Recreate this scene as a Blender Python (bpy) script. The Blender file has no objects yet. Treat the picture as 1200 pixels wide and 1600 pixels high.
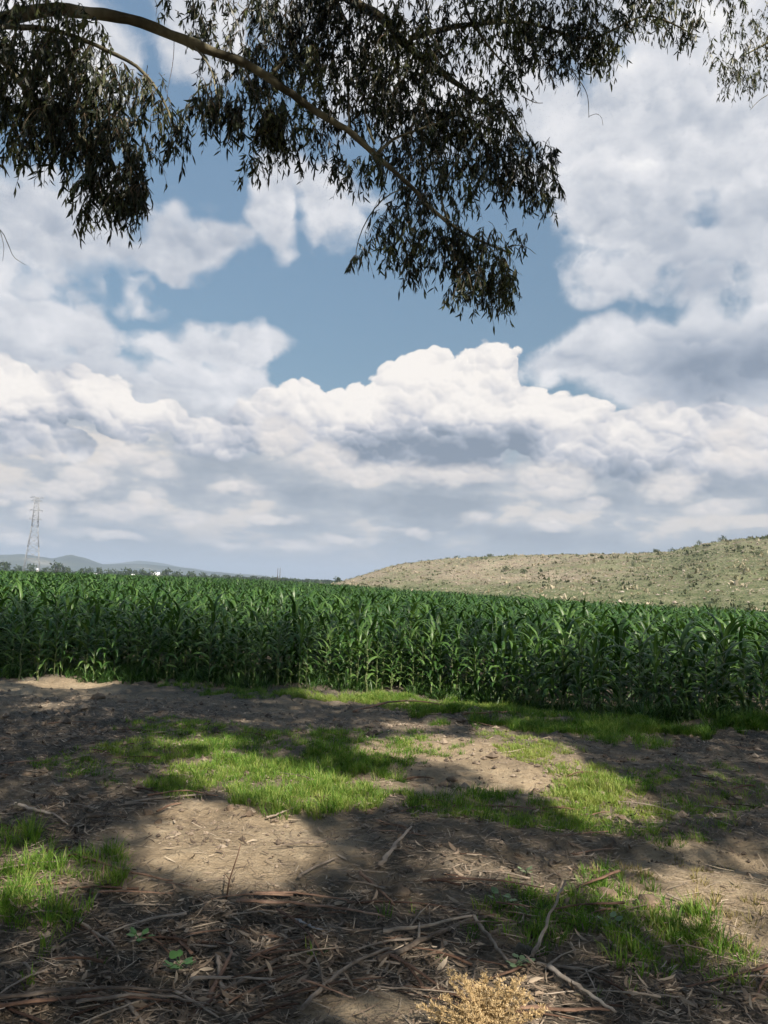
import bpy, bmesh, math, random
import numpy as np
from mathutils import Vector, Matrix, noise as mnoise

random.seed(7)
rng = np.random.default_rng(11)
R = math.radians
scene = bpy.context.scene
COL = scene.collection

# ------------------------------------------------------------------ camera
CAM = Vector((0.0, 0.0, 1.70))
PITCH, ROLL = R(5.45), R(1.9)
FPX = 1155.0                      # focal length in photograph pixels
cam_d = bpy.data.cameras.new('camera')
cam_d.sensor_fit = 'VERTICAL'
cam_d.sensor_height = 36.0
cam_d.lens = 36.0 * FPX / 1600.0
cam_d.clip_start = 0.05
cam_d.clip_end = 60000
cam = bpy.data.objects.new('camera', cam_d)
CAM_ROT = Matrix.Rotation(R(90) + PITCH, 3, 'X') @ Matrix.Rotation(ROLL, 3, 'Z')
cam.matrix_world = Matrix.Translation(CAM) @ CAM_ROT.to_4x4()
COL.objects.link(cam)
scene.camera = cam


def ray(px, py):
    """direction from the camera towards a point of the photograph"""
    return (CAM_ROT @ Vector(((px - 600) / FPX, (800 - py) / FPX, -1.0))).normalized()


def azel(px, py):
    d = ray(px, py)
    return math.atan2(d.x, d.y), math.asin(d.z)


# ------------------------------------------------------------------ sun, exposure
SUN_EL, SUN_AZ = R(42), R(152)    # compass azimuth, 0 = straight ahead (+Y), clockwise
SUN_DIR = Vector((math.sin(SUN_AZ) * math.cos(SUN_EL), math.cos(SUN_AZ) * math.cos(SUN_EL), math.sin(SUN_EL)))
sun_d = bpy.data.lights.new('sun', 'SUN')
sun_d.energy = 5.0
sun_d.angle = R(0.53)
sun_d.color = (1.0, 0.90, 0.76)
sun = bpy.data.objects.new('sun', sun_d)
sun.rotation_euler = (-SUN_DIR).to_track_quat('-Z', 'Y').to_euler()
sun.location = (0, -10, 40)
COL.objects.link(sun)

EXPOSURE = 0.98
scene.view_settings.view_transform = 'Standard'
scene.view_settings.look = 'None'
scene.view_settings.exposure = EXPOSURE
scene.view_settings.gamma = 1.0
scene.view_settings.use_curve_mapping = False
scene.cycles.max_bounces = 8
scene.cycles.diffuse_bounces = 3
scene.cycles.transparent_max_bounces = 8
scene.cycles.volume_bounces = 1
scene.cycles.use_adaptive_sampling = True
scene.cycles.adaptive_threshold = 0.02
scene.cycles.adaptive_min_samples = 12
scene.cycles.use_denoising = True

# ------------------------------------------------------------------ world: Nishita sky with clouds
class NT:
    """small helper for writing node trees"""

    def __init__(self, tree):
        self.t = tree

    def n(self, kind, props=None, **inp):
        nd = self.t.nodes.new(kind)
        for k, v in (props or {}).items():
            setattr(nd, k, v)
        for k, v in inp.items():
            self.put(nd, k.replace('_', ' '), v)
        return nd

    def put(self, nd, key, v):
        s = nd.inputs[key]
        if isinstance(v, bpy.types.NodeSocket):
            self.t.links.new(v, s)
        else:
            s.default_value = v

    def m(self, op, a, b=None, c=None, clamp=False):
        nd = self.t.nodes.new('ShaderNodeMath')
        nd.operation = op
        nd.use_clamp = clamp
        for i, v in enumerate((a, b, c)):
            if v is not None:
                self.put(nd, i, v)
        return nd.outputs[0]

    def v(self, op, a, b=None, scale=None):
        nd = self.t.nodes.new('ShaderNodeVectorMath')
        nd.operation = op
        self.put(nd, 0, a)
        if b is not None:
            self.put(nd, 1, b)
        if scale is not None:
            self.put(nd, 'Scale', scale)
        return nd.outputs['Value' if op in ('LENGTH', 'DOT_PRODUCT', 'DISTANCE') else 'Vector']

    def noise(self, vec, scale, detail=4.0, rough=0.5, dim='2D', out=0, lac=2.0, dist=0.0):
        nd = self.n('ShaderNodeTexNoise', {'noise_dimensions': dim})
        self.put(nd, 'Vector', vec)
        nd.inputs['Scale'].default_value = scale
        nd.inputs['Detail'].default_value = detail
        nd.inputs['Roughness'].default_value = rough
        nd.inputs['Lacunarity'].default_value = lac
        nd.inputs['Distortion'].default_value = dist
        return nd.outputs[out]

    def step(self, x, a, b, lo=0.0, hi=1.0):
        nd = self.t.nodes.new('ShaderNodeMapRange')
        nd.interpolation_type = 'SMOOTHSTEP'
        self.put(nd, 'Value', x)
        for k, v in (('From Min', a), ('From Max', b), ('To Min', lo), ('To Max', hi)):
            self.put(nd, k, v)
        return nd.outputs[0]

    def lin(self, x, a, b, lo=0.0, hi=1.0):
        nd = self.t.nodes.new('ShaderNodeMapRange')
        self.put(nd, 'Value', x)
        for k, v in (('From Min', a), ('From Max', b), ('To Min', lo), ('To Max', hi)):
            self.put(nd, k, v)
        return nd.outputs[0]

    def mix(self, fac, a, b, mode='MIX'):
        nd = self.t.nodes.new('ShaderNodeMix')
        nd.data_type = 'RGBA'
        nd.blend_type = mode
        nd.clamp_factor = True
        self.put(nd, 'Factor', fac)
        for i, v in ((6, a), (7, b)):
            if isinstance(v, bpy.types.NodeSocket):
                self.t.links.new(v, nd.inputs[i])
            else:
                nd.inputs[i].default_value = tuple(v) + ((1,) if len(v) == 3 else ())
        return nd.outputs[2]

    def ramp(self, fac, stops, interp='LINEAR'):
        nd = self.n('ShaderNodeValToRGB')
        nd.color_ramp.interpolation = interp
        els = nd.color_ramp.elements
        while len(els) > 1:
            els.remove(els[-1])
        for i, (p, c) in enumerate(stops):
            e = els[0] if i == 0 else els.new(p)
            e.position = p
            c = (c, c, c) if not hasattr(c, '__len__') else c
            e.color = tuple(c)[:3] + (1,)
        self.put(nd, 'Fac', fac)
        return nd.outputs[0]


def lin3(r, g, b):
    f = lambda c: (c / 255 / 12.92) if c / 255 <= 0.04045 else ((c / 255 + 0.055) / 1.055) ** 2.4
    return (f(r), f(g), f(b))


def cloud_base(name, blobs, freq, soft_union, warp, stretch=1.25):
    """rounded masses of a cloud layer over (azimuth, elevation), their outline bent by noise"""
    g = bpy.data.node_groups.new(name, 'ShaderNodeTree')
    g.interface.new_socket('Vector', in_out='INPUT', socket_type='NodeSocketVector')
    g.interface.new_socket('Value', in_out='OUTPUT', socket_type='NodeSocketFloat')
    k = NT(g)
    gi, go = g.nodes.new('NodeGroupInput'), g.nodes.new('NodeGroupOutput')
    p = gi.outputs[0]
    q = k.v('MULTIPLY', p, (1, stretch, 1))
    w1 = k.v('SUBTRACT', k.noise(q, freq * 0.8, 3, 0.6, out=1), (.5, .5, .5))
    w = k.v('MULTIPLY', k.v('ADD', p, k.v('SCALE', w1, scale=0.11 * warp)), (1, 1, 0))
    acc = None
    for (px, py, rx, ry, wt) in blobs:
        a, e = azel(px, py)
        d = k.v('MULTIPLY', k.v('SUBTRACT', w, (a, e, 0)), (FPX / rx, FPX / ry, 0))
        f = k.m('MULTIPLY_ADD', k.v('LENGTH', d), -wt, wt)
        acc = f if acc is None else k.m('SMOOTH_MAX', acc, f, soft_union)
    g.links.new(acc, go.inputs[0])
    return g


def cloud_detail(name, scales, fbm_amp, freq, stretch=1.15, warp=0.035):
    """heaped puffs of several sizes: thickness, and how far each puff faces up to the light"""
    g = bpy.data.node_groups.new(name, 'ShaderNodeTree')
    g.interface.new_socket('Vector', in_out='INPUT', socket_type='NodeSocketVector')
    g.interface.new_socket('Value', in_out='OUTPUT', socket_type='NodeSocketFloat')
    g.interface.new_socket('Light', in_out='OUTPUT', socket_type='NodeSocketFloat')
    k = NT(g)
    gi, go = g.nodes.new('NodeGroupInput'), g.nodes.new('NodeGroupOutput')
    q = k.v('MULTIPLY', gi.outputs[0], (1, stretch, 1))
    wv = k.v('SUBTRACT', k.noise(q, freq * 2.2, 5, 0.6, out=1), (.5, .5, .5))
    q = k.v('ADD', q, k.v('SCALE', wv, scale=warp))
    t = k.m('MULTIPLY', k.m('SUBTRACT', k.noise(q, freq, 8, 0.58), 0.5), fbm_amp)
    li = None
    for sc, amp, lamp in scales:
        vo = k.n('ShaderNodeTexVoronoi', {'feature': 'SMOOTH_F1', 'voronoi_dimensions': '2D'})
        vo.inputs['Smoothness'].default_value = 0.6
        k.put(vo, 'Vector', q)
        vo.inputs['Scale'].default_value = sc
        vo.inputs['Randomness'].default_value = 0.9
        d = vo.outputs['Distance']
        t = k.m('MULTIPLY_ADD', k.m('SUBTRACT', 0.22, k.m('MULTIPLY', d, d)), amp, t)
        lo = k.v('DOT_PRODUCT', k.v('SUBTRACT', q, vo.outputs['Position']), (0.30 * sc, 0.95 * sc, 0))
        lo = k.m('MULTIPLY', lo, lamp)
        li = lo if li is None else k.m('ADD', li, lo)
    g.links.new(t, go.inputs[0])
    g.links.new(li, go.inputs[1])
    return g


def build_world():
    world = bpy.data.worlds.new('World')
    scene.world = world
    world.use_nodes = True
    t = world.node_tree
    t.nodes.clear()
    k = NT(t)
    world.cycles.sampling_method = 'NONE'
    STR = 0.10
    sky = k.n('ShaderNodeTexSky', {'sky_type': 'NISHITA', 'sun_disc': False, 'sun_elevation': SUN_EL,
                                   'sun_rotation': SUN_AZ, 'altitude': 1500.0,
                                   'air_density': 1.0, 'dust_density': 1.5, 'ozone_density': 1.0})
    tc = k.n('ShaderNodeTexCoord')
    d = k.v('NORMALIZE', tc.outputs['Generated'])
    sx = k.n('ShaderNodeSeparateXYZ')
    k.put(sx, 0, d)
    az = k.m('ARCTAN2', sx.outputs[0], sx.outputs[1])
    el = k.m('ARCSINE', sx.outputs[2])
    cx = k.n('ShaderNodeCombineXYZ')
    k.put(cx, 0, az)
    k.put(cx, 1, el)
    p = cx.outputs[0]

    def use(g, vec):
        nd = k.n('ShaderNodeGroup', {'node_tree': g})
        k.put(nd, 0, vec)
        return nd.outputs[0]

    def C(r, g_, b, gain=1.0):
        return tuple(c * gain / STR for c in lin3(r, g_, b))

    def off(x, y):
        return k.v('ADD', p, (x, y, 0))

    blue = k.mix(1.0, sky.outputs[0], SKY_TINT, 'MULTIPLY')
    blue = k.v('SCALE', blue, scale=k.lin(el, R(14), R(42), 0.62, 1.36))
    n16 = k.m('SUBTRACT', k.noise(k.v('MULTIPLY', p, (1, 1.5, 1)), 13, 5, 0.58), 0.5)
    dk = k.m('MULTIPLY_ADD', n16, 0.7, use(cloud_base('cloud_bases', DARK, 8.0, 0.15, 0.8, 2.0), p))
    dm = k.step(dk, -0.15, 1.05)
    def use2(g, vec):
        nd = k.n('ShaderNodeGroup', {'node_tree': g})
        k.put(nd, 0, vec)
        return nd.outputs[0], nd.outputs[1]

    # soft clouds
    s_base = use(cloud_base('soft_clouds', SOFT, 6.0, 0.25, 1.5), p)
    s_det, s_l = use2(cloud_detail('soft_cloud_detail', ((9.0, .45, .12), (24.0, .24, .10)), 1.05, 6.0, 1.2, 0.09), p)
    s0 = k.m('ADD', s_base, s_det)
    sa = k.step(s0, -0.05, 0.33)
    sl = k.m('ADD', k.m('MULTIPLY_ADD', n16, 0.70, 0.64), k.m('MULTIPLY', s_l, 1.5))
    sl = k.m('ADD', sl, k.m('MULTIPLY', k.m('SUBTRACT', k.noise(k.v('ADD', p, (3.1, 1.7, 0)), 5.0, 3, 0.5), 0.5), 0.75))
    sl = k.m('SUBTRACT', sl, k.m('MULTIPLY', k.step(s0, 0.4, 1.3), 0.14))
    sl = k.m('SUBTRACT', sl, k.m('MULTIPLY', dm, 0.62))
    scol = k.ramp(sl, [(0.0, C(140, 153, 171)), (0.3, C(174, 183, 197)), (0.55, C(208, 212, 220)), (0.75, C(229, 230, 235)), (1.0, C(250, 249, 249))])
    # heaped clouds
    cb = cloud_base('heaped_clouds', CUMU, 8.0, 0.08, 0.7)
    c_base = use(cb, p)
    c_det, c_l = use2(cloud_detail('heaped_cloud_detail', ((13.0, .50, .26), (31.0, .34, .26), (72.0, .17, .16)), 0.45, 8.0, 1.1, 0.045), p)
    c0 = k.m('ADD', c_base, c_det)
    ee = k.m('ADD', el, k.m('MULTIPLY', n16, 0.12))
    ca = k.m('MULTIPLY', k.step(c0, 0.0, 0.09), k.step(ee, R(5.0), R(9.5)))
    cl = k.m('ADD', k.m('MULTIPLY_ADD', n16, 0.34, 0.53), k.m('MULTIPLY', c_l, 1.15))
    cl = k.m('ADD', cl, k.m('MULTIPLY', k.m('SUBTRACT', c_base, use(cb, off(0.010, 0.040))), 0.36))
    br = k.step(k.m('MULTIPLY_ADD', n16, 0.8, use(cloud_base('brightest_heaps', BRIGHT, 8.0, 0.1, 0.7), p)), -0.25, 0.55)
    cl = k.m('ADD', cl, k.m('MULTIPLY_ADD', br, 0.28, -0.10))
    cl = k.m('SUBTRACT', cl, k.m('MULTIPLY', k.m('MULTIPLY', dm, k.m('MULTIPLY_ADD', n16, 1.1, 1.0)), 0.60))
    ccol = k.ramp(cl, [(0.0, C(134, 147, 164)), (0.28, C(170, 178, 191)), (0.52, C(208, 209, 216)), (0.72, C(236, 232, 231)), (0.95, C(256, 250, 244))])
    # grey deck filling the sky down to the horizon
    deck = k.noise(k.v('MULTIPLY', p, (1, 2.6, 1)), 7.0, 7, 0.6)
    dcol = k.ramp(k.m('SUBTRACT', k.m('ADD', deck, 0.03), k.m('MULTIPLY', dm, 0.24)),
                  [(0.25, C(154, 164, 176)), (0.42, C(172, 180, 190)), (0.54, C(191, 195, 201)), (0.64, C(228, 221, 215))])
    dcol = k.mix(k.step(el, R(0.5), R(5.0)), C(171, 179, 189), dcol)
    da = k.step(ee, R(14.5), R(9.5))
    # small lit low clouds
    lb = cloud_base('low_clouds', LOW, 12.0, 0.05, 0.30, 1.6)
    l_det, l_l = use2(cloud_detail('low_cloud_detail', ((30.0, .40, .22), (75.0, .22, .16)), 0.55, 14.0, 1.5, 0.03), p)
    l0 = k.m('ADD', use(lb, p), l_det)
    la = k.m('MULTIPLY', k.step(l0, -0.05, 0.55), 0.85)
    ll = k.m('ADD', k.m('MULTIPLY_ADD', n16, 0.2, 0.62), l_l)
    lcol = k.ramp(ll, [(0.1, C(182, 187, 198)), (0.42, C(213, 211, 214)), (0.72, C(243, 235, 229)), (1.0, C(255, 248, 241))])

    col = k.mix(sa, blue, scol)
    col = k.mix(da, col, dcol)
    col = k.mix(ca, col, ccol)
    col = k.mix(la, col, lcol)
    bg = k.n('ShaderNodeBackground')
    bg.inputs['Strength'].default_value = STR * 2 ** -EXPOSURE
    k.put(bg, 'Color', col)
    out = k.n('ShaderNodeOutputWorld')
    t.links.new(bg.outputs[0], out.inputs[0])


SKY_TINT = (1.80, 1.80, 1.50)
# cloud masses: photograph x, y of the direction, half width, half height, weight
SOFT = [(1090, 190, 220, 130, 1.15), (960, 330, 110, 80, 1.0), (985, 425, 110, 45, .8), (1185, 290, 80, 100, 1.0), (1000, 535, 190, 60, .95),
        (1150, 560, 200, 110, 1.2), (1190, 450, 80, 70, .9), (880, 230, 100, 90, .7), (720, 60, 300, 120, .9), (330, 50, 130, 90, .7), (90, 80, 150, 80, .7),
        (275, 380, 105, 52, .95), (428, 350, 42, 80, .75), (530, 300, 90, 45, .4), (50, 360, 130, 60, .9), (225, 450, 45, 25, .45),
        (345, 535, 150, 48, .9), (20, 530, 140, 110, 1.15), (150, 640, 180, 90, 1.1), (330, 630, 150, 70, .9),
        (-150, 450, 220, 240, 1.1), (1400, 400, 260, 260, 1.1), (500, -180, 700, 150, 1.0), (1150, -100, 400, 140, .9),
        (-1400, 300, 500, 300, 1.0), (2600, 250, 500, 300, 1.0)]
CUMU = [(460, 650, 90, 60, .9), (560, 665, 100, 85, 1.05), (650, 640, 90, 85, 1.1), (750, 615, 72, 80, 1.15), (690, 660, 150, 100, 1.3),
        (900, 685, 110, 70, 1.05), (1040, 700, 140, 75, 1.05), (1180, 720, 150, 75, 1.1), (840, 640, 50, 40, .9),
        (150, 620, 75, 45, .85), (-10, 620, 75, 55, .95), (205, 650, 70, 42, .8), (50, 690, 110, 30, .6), (345, 690, 70, 36, .7),
        (-200, 640, 200, 80, 1.0), (1400, 690, 200, 80, 1.0)]
LOW = [(90, 770, 40, 16, .9), (250, 735, 40, 18, .8), (370, 760, 50, 18, .8), (170, 835, 70, 10, .8), (420, 815, 60, 12, .8), (540, 845, 60, 10, .7), (930, 790, 50, 14, .7), (1130, 790, 60, 16, .7), (640, 830, 60, 9, .6), (30, 840, 50, 10, .7), (440, 682, 55, 34, 1.0), (500, 715, 70, 26, .95), (590, 738, 130, 22, .9), (710, 742, 110, 18, .8), (865, 752, 75, 36, .95),
       (1050, 755, 55, 30, 1.0), (1150, 700, 60, 40, .7), (868, 825, 40, 17, .8), (132, 748, 50, 28, .9), (196, 710, 46, 26, .8), (190, 797, 70, 20, .9),
       (222, 775, 28, 17, .8), (300, 812, 50, 13, .75), (455, 856, 80, 11, .65), (60, 800, 45, 17, .7), (20, 775, 45, 18, .8),
       (750, 812, 45, 14, .45), (360, 850, 60, 11, .55)]
BRIGHT = [(700, 600, 190, 95, 1.0), (520, 620, 110, 60, .9), (170, 610, 75, 45, .7), (20, 610, 60, 45, .7), (900, 630, 60, 30, .7)]
DARK = [(690, 695, 180, 52, 1.15), (620, 785, 420, 30, .9), (930, 790, 200, 24, .8), (1160, 575, 190, 85, .95), (70, 560, 150, 34, .45), (900, 860, 360, 34, .9), (240, 770, 260, 16, .5), (1080, 430, 70, 60, .4), (150, 850, 260, 14, .5), (860, 560, 90, 30, .5)]
build_world()
# ------------------------------------------------------------------ mesh helpers
def tag(o, label=None, cat=None, group=None, kind=None):
    for key, v in (('label', label), ('category', cat), ('group', group), ('kind', kind)):
        if v:
            o[key] = v
    return o


class Geo:
    """collects vertices and quads / triangles, then links them as ONE mesh object"""

    def __init__(self):
        self.v, self.q, self.t, self.a, self.n = [], [], [], [], 0

    def add(self, verts, quads=None, tris=None, tint=0.5):
        verts = np.asarray(verts, dtype=np.float64).reshape(-1, 3)
        self.v.append(verts)
        self.a.append(np.broadcast_to(np.asarray(tint, dtype=np.float32), (len(verts),)))
        if quads is not None and len(quads):
            self.q.append(np.asarray(quads, dtype=np.int64).reshape(-1, 4) + self.n)
        if tris is not None and len(tris):
            self.t.append(np.asarray(tris, dtype=np.int64).reshape(-1, 3) + self.n)
        self.n += len(verts)
        return self

    def mesh(self, name, mat, smooth=True):
        me = bpy.data.meshes.new(name)
        v = np.concatenate(self.v) if self.v else np.zeros((0, 3))
        q = np.concatenate(self.q) if self.q else np.zeros((0, 4), int)
        t = np.concatenate(self.t) if self.t else np.zeros((0, 3), int)
        me.vertices.add(len(v))
        me.vertices.foreach_set('co', v.astype(np.float32).ravel())
        nl = q.size + t.size
        me.loops.add(nl)
        me.loops.foreach_set('vertex_index', np.concatenate([q.ravel(), t.ravel()]).astype(np.int32))
        me.polygons.add(len(q) + len(t))
        starts = np.concatenate([np.arange(len(q)) * 4, q.size + np.arange(len(t)) * 3]).astype(np.int32)
        me.polygons.foreach_set('loop_start', starts)
        me.polygons.foreach_set('use_smooth', np.full(len(q) + len(t), smooth))
        me.update(calc_edges=True)
        at = me.attributes.new('tint', 'FLOAT', 'POINT')
        at.data.foreach_set('value', np.concatenate(self.a).astype(np.float32) if self.a else np.zeros(0, np.float32))
        me.materials.append(mat)
        return me

    def obj(self, name, mat, parent=None, smooth=True, loc=None):
        return link(name, self.mesh(name, mat, smooth), parent, loc)


def link(name, me, parent=None, loc=None):
    o = bpy.data.objects.new(name, me)
    COL.objects.link(o)
    if parent is not None:
        o.parent = parent
    if loc is not None:
        o.location = loc
    return o


def empty(name, loc=(0, 0, 0), rz=0.0, scale=1.0):
    o = bpy.data.objects.new(name, None)
    o.empty_display_size = 0.2
    o.location = loc
    o.rotation_euler = (0, 0, rz)
    o.scale = (scale,) * 3
    COL.objects.link(o)
    return o


def copy_thing(root, loc, rz, scale, label=None, group=None):
    c = root.copy()
    COL.objects.link(c)
    c.location, c.rotation_euler, c.scale = loc, (0, 0, rz), (scale,) * 3
    if label:
        c['label'] = label
    if group:
        c['group'] = group
    for ch in root.children:
        d = ch.copy()
        COL.objects.link(d)
        d.parent = c
        for g in ch.children:
            e = g.copy()
            COL.objects.link(e)
            e.parent = d
    return c


def grid_faces(n, S, W):
    """quads of n separate S x W vertex grids"""
    i = np.arange(n)[:, None, None] * (S * W) + np.arange(S - 1)[None, :, None] * W + np.arange(W - 1)[None, None, :]
    return np.stack([i, i + 1, i + W + 1, i + W], -1).reshape(-1, 4)


def ribbons(base, az, th0, bend, length, width, S=4, W=2, prof=None, fold=0.0, curl=0.0, roll=0.0, wave=0.0, power=1.3):
    """n blades that start at base, leave the vertical by th0 and bend over along their length -> (n,S,W,3)"""
    n = len(base)
    A = lambda x: np.broadcast_to(np.asarray(x, float), (n,))
    az, th0, bend, length, width, curl, roll = map(A, (az, th0, bend, length, width, curl, roll))
    s = np.linspace(0, 1, S)
    th = th0[:, None] + bend[:, None] * s[None] ** power
    a = az[:, None] + curl[:, None] * s[None]
    d = np.stack([np.sin(th) * np.cos(a), np.sin(th) * np.sin(a), np.cos(th)], -1)
    mid = 0.5 * (d[:, 1:] + d[:, :-1]) * (length / (S - 1))[:, None, None]
    p = np.concatenate([np.zeros((n, 1, 3)), np.cumsum(mid, 1)], 1) + np.asarray(base)[:, None]
    side = np.stack([-np.sin(a), np.cos(a), np.zeros_like(a)], -1)
    nor = np.cross(side, d)
    r = roll[:, None, None]
    side, nor = np.cos(r) * side + np.sin(r) * nor, np.cos(r) * nor - np.sin(r) * side
    if prof is None:
        prof = np.clip(1.0 - s, 0.06, 1)
    w = width[:, None] * prof[None] * 0.5
    if W == 2:
        return np.stack([p - side * w[..., None], p + side * w[..., None]], 2)
    ph = rng.uniform(0, 6.3, (n, 1))
    fold = A(fold)[:, None]
    wv = wave * np.sin(ph + s[None] * 19)
    wv2 = wave * np.sin(ph * 1.7 + s[None] * 16)
    e1 = p - side * w[..., None] + nor * ((fold + wv) * w)[..., None]
    e2 = p + side * w[..., None] + nor * ((fold + wv2) * w)[..., None]
    return np.stack([e1, p, e2], 2)


def add_ribbons(g, P, tint, rib=0.0):
    n, S, W, _ = P.shape
    t = np.repeat(np.broadcast_to(tint, (n,)), S * W).reshape(n, S, W).copy()
    if W == 3:
        t[:, :, 1] += rib
    g.add(P.reshape(-1, 3), grid_faces(n, S, W), tint=t.ravel())


def tube(g, pts, radii, sides=6, tint=0.5, cap=True, flat=1.0, up=None):
    """tapered tube along a path; flat < 1 gives a strip-like section"""
    pts = np.asarray(pts, float)
    n = len(pts)
    radii = np.broadcast_to(np.asarray(radii, float), (n,))
    d = np.gradient(pts, axis=0)
    d /= np.linalg.norm(d, axis=1)[:, None] + 1e-9
    ref = np.array([0, 0, 1.0]) if abs(d[:, 2]).mean() < 0.8 else np.array([1.0, 0, 0])
    if up is not None:
        ref = np.asarray(up, float)
    a = np.cross(d, ref)
    a /= np.linalg.norm(a, axis=1)[:, None] + 1e-9
    b = np.cross(a, d)
    t = np.linspace(0, 2 * np.pi, sides, endpoint=False)
    ring = pts[:, None] + radii[:, None, None] * (np.cos(t)[None, :, None] * a[:, None] + flat * np.sin(t)[None, :, None] * b[:, None])
    i = np.arange(n - 1)[:, None] * sides
    j = np.arange(sides)[None]
    k = (j + 1) % sides
    q = np.stack([i + j, i + k, i + sides + k, i + sides + j], -1).reshape(-1, 4)
    tris = []
    if cap:
        for s0, rev in ((0, True), ((n - 1) * sides, False)):
            for m_ in range(1, sides - 1):
                tr = [s0, s0 + m_, s0 + m_ + 1]
                tris.append(tr[::-1] if rev else tr)
    g.add(ring.reshape(-1, 3), q, tris, tint)


def box(g, c, size, rz=0.0, tint=0.5):
    x, y, z = np.asarray(size) / 2
    v = np.array([[-x, -y, -z], [x, -y, -z], [x, y, -z], [-x, y, -z], [-x, -y, z], [x, -y, z], [x, y, z], [-x, y, z]])
    cr, sr = math.cos(rz), math.sin(rz)
    v = v @ np.array([[cr, sr, 0], [-sr, cr, 0], [0, 0, 1]]) + np.asarray(c)
    g.add(v, [[0, 3, 2, 1], [4, 5, 6, 7], [0, 1, 5, 4], [1, 2, 6, 5], [2, 3, 7, 6], [3, 0, 4, 7]], tint=tint)


def spline(pts, n):
    """smooth path through control points"""
    pts = np.asarray(pts, float)
    m_ = len(pts)
    t = np.linspace(0, m_ - 1, n)
    i = np.clip(t.astype(int), 0, m_ - 2)
    f = (t - i)[:, None]
    p0, p1, p2, p3 = pts[np.maximum(i - 1, 0)], pts[i], pts[i + 1], pts[np.minimum(i + 2, m_ - 1)]
    return 0.5 * (2 * p1 + (p2 - p0) * f + (2 * p0 - 5 * p1 + 4 * p2 - p3) * f ** 2 + (3 * p1 - p0 - 3 * p2 + p3) * f ** 3)


def sstep(x, a, b):
    t = np.clip((np.asarray(x, float) - a) / (b - a), 0, 1)
    return t * t * (3 - 2 * t)


_tab = np.random.default_rng(5).random((256, 256))


def vnoise(x, y, seed=0):
    """value noise, vectorised, 0..1"""
    x = np.asarray(x, float) + seed * 17.31
    y = np.asarray(y, float) + seed * 9.77
    xi, yi = np.floor(x).astype(int), np.floor(y).astype(int)
    fx, fy = x - xi, y - yi
    fx, fy = fx * fx * fx * (fx * (fx * 6 - 15) + 10), fy * fy * fy * (fy * (fy * 6 - 15) + 10)
    T = lambda i, j: _tab[i & 255, j & 255]
    return (T(xi, yi) * (1 - fx) + T(xi + 1, yi) * fx) * (1 - fy) + (T(xi, yi + 1) * (1 - fx) + T(xi + 1, yi + 1) * fx) * fy


def fbm(x, y, oct_=4, seed=0, rough=0.5):
    s, a, tot = 0, 1.0, 0
    for o in range(oct_):
        s = s + a * vnoise(np.asarray(x) * 2 ** o, np.asarray(y) * 2 ** o, seed + o)
        tot += a
        a *= rough
    return s / tot


# ------------------------------------------------------------------ lie of the land
def gz0(x, y):
    """ground level without the small lumps"""
    x, y = np.asarray(x, float), np.asarray(y, float)
    z = -0.45 * sstep(y, 7.5, 13.5)
    tilt = np.clip(0.022 * (x + 8), -0.30, 1.5)
    z = z - tilt * sstep(y, 16, 48)
    # low earth bank thrown up along the field edge, and the hollow in front of it
    # shallow wheel ruts of the farm track
    for off_ in (0.0, 1.45):
        z = z - 0.045 * np.exp(-((y - (5.32 + off_ - 0.11 * x)) / 0.17) ** 2) * sstep(x, -3.5, 0.5)
    e = y - (10.9 - 0.20 * x)
    z = z + (0.13 * np.exp(-(e / 0.55) ** 2) - 0.05 * np.exp(-((e + 1.1) / 0.6) ** 2)) * sstep(x, -2.5, 1.0)
    return z


def gz(x, y):
    x, y = np.asarray(x, float), np.asarray(y, float)
    near = sstep(np.hypot(x, y), 26, 16)
    lump = (fbm(x * 0.55, y * 0.55, 3, 3) - 0.5) * 0.16 + (fbm(x * 2.1, y * 2.1, 3, 9) - 0.5) * 0.10
    lump = lump + np.clip(fbm(x * 3.3, y * 3.3, 3, 21) - 0.52, 0, 1) * 0.16 * sstep(y, 6.5, 9.5)
    fine = (fbm(x * 9, y * 9, 3, 14, 0.6) - 0.5) * 0.042
    return gz0(x, y) + near * (lump + fine)


def gp(px, py):
    """point of the ground seen at a place of the photograph"""
    d = ray(px, py)
    z = 0.0
    for _ in range(40):
        t = (z - CAM.z) / min(d.z, -0.002)
        x, y = CAM.x + d.x * t, CAM.y + d.y * t
        z = 0.5 * z + 0.5 * float(gz0(x, y))
    return x, y


def gpn(px, py):
    """the same for arrays"""
    px, py = np.asarray(px, float), np.asarray(py, float)
    Mx = np.array(CAM_ROT)
    d = np.stack([(px - 600) / FPX, (800 - py) / FPX, -np.ones_like(px)], -1) @ Mx.T
    dz = np.minimum(d[..., 2], -0.002)
    z = np.zeros_like(px)
    for _ in range(40):
        t = (z - CAM.z) / dz
        x, y = d[..., 0] * t, d[..., 1] * t
        z = 0.5 * z + 0.5 * gz0(x, y)
    return x, y


def at(px, py, Y):
    """point on the line of sight at depth Y"""
    d = ray(px, py)
    return CAM + d * (Y / d.y)


def on_ground(pts):
    pts = np.asarray(pts, float)
    return np.stack([pts[:, 0], pts[:, 1], gz(pts[:, 0], pts[:, 1])], -1)


# ------------------------------------------------------------------ materials
def material(name):
    mt = bpy.data.materials.new(name)
    mt.use_nodes = True
    t = mt.node_tree
    t.nodes.clear()
    k = NT(t)
    out = k.n('ShaderNodeOutputMaterial')
    return mt, k, out


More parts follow.
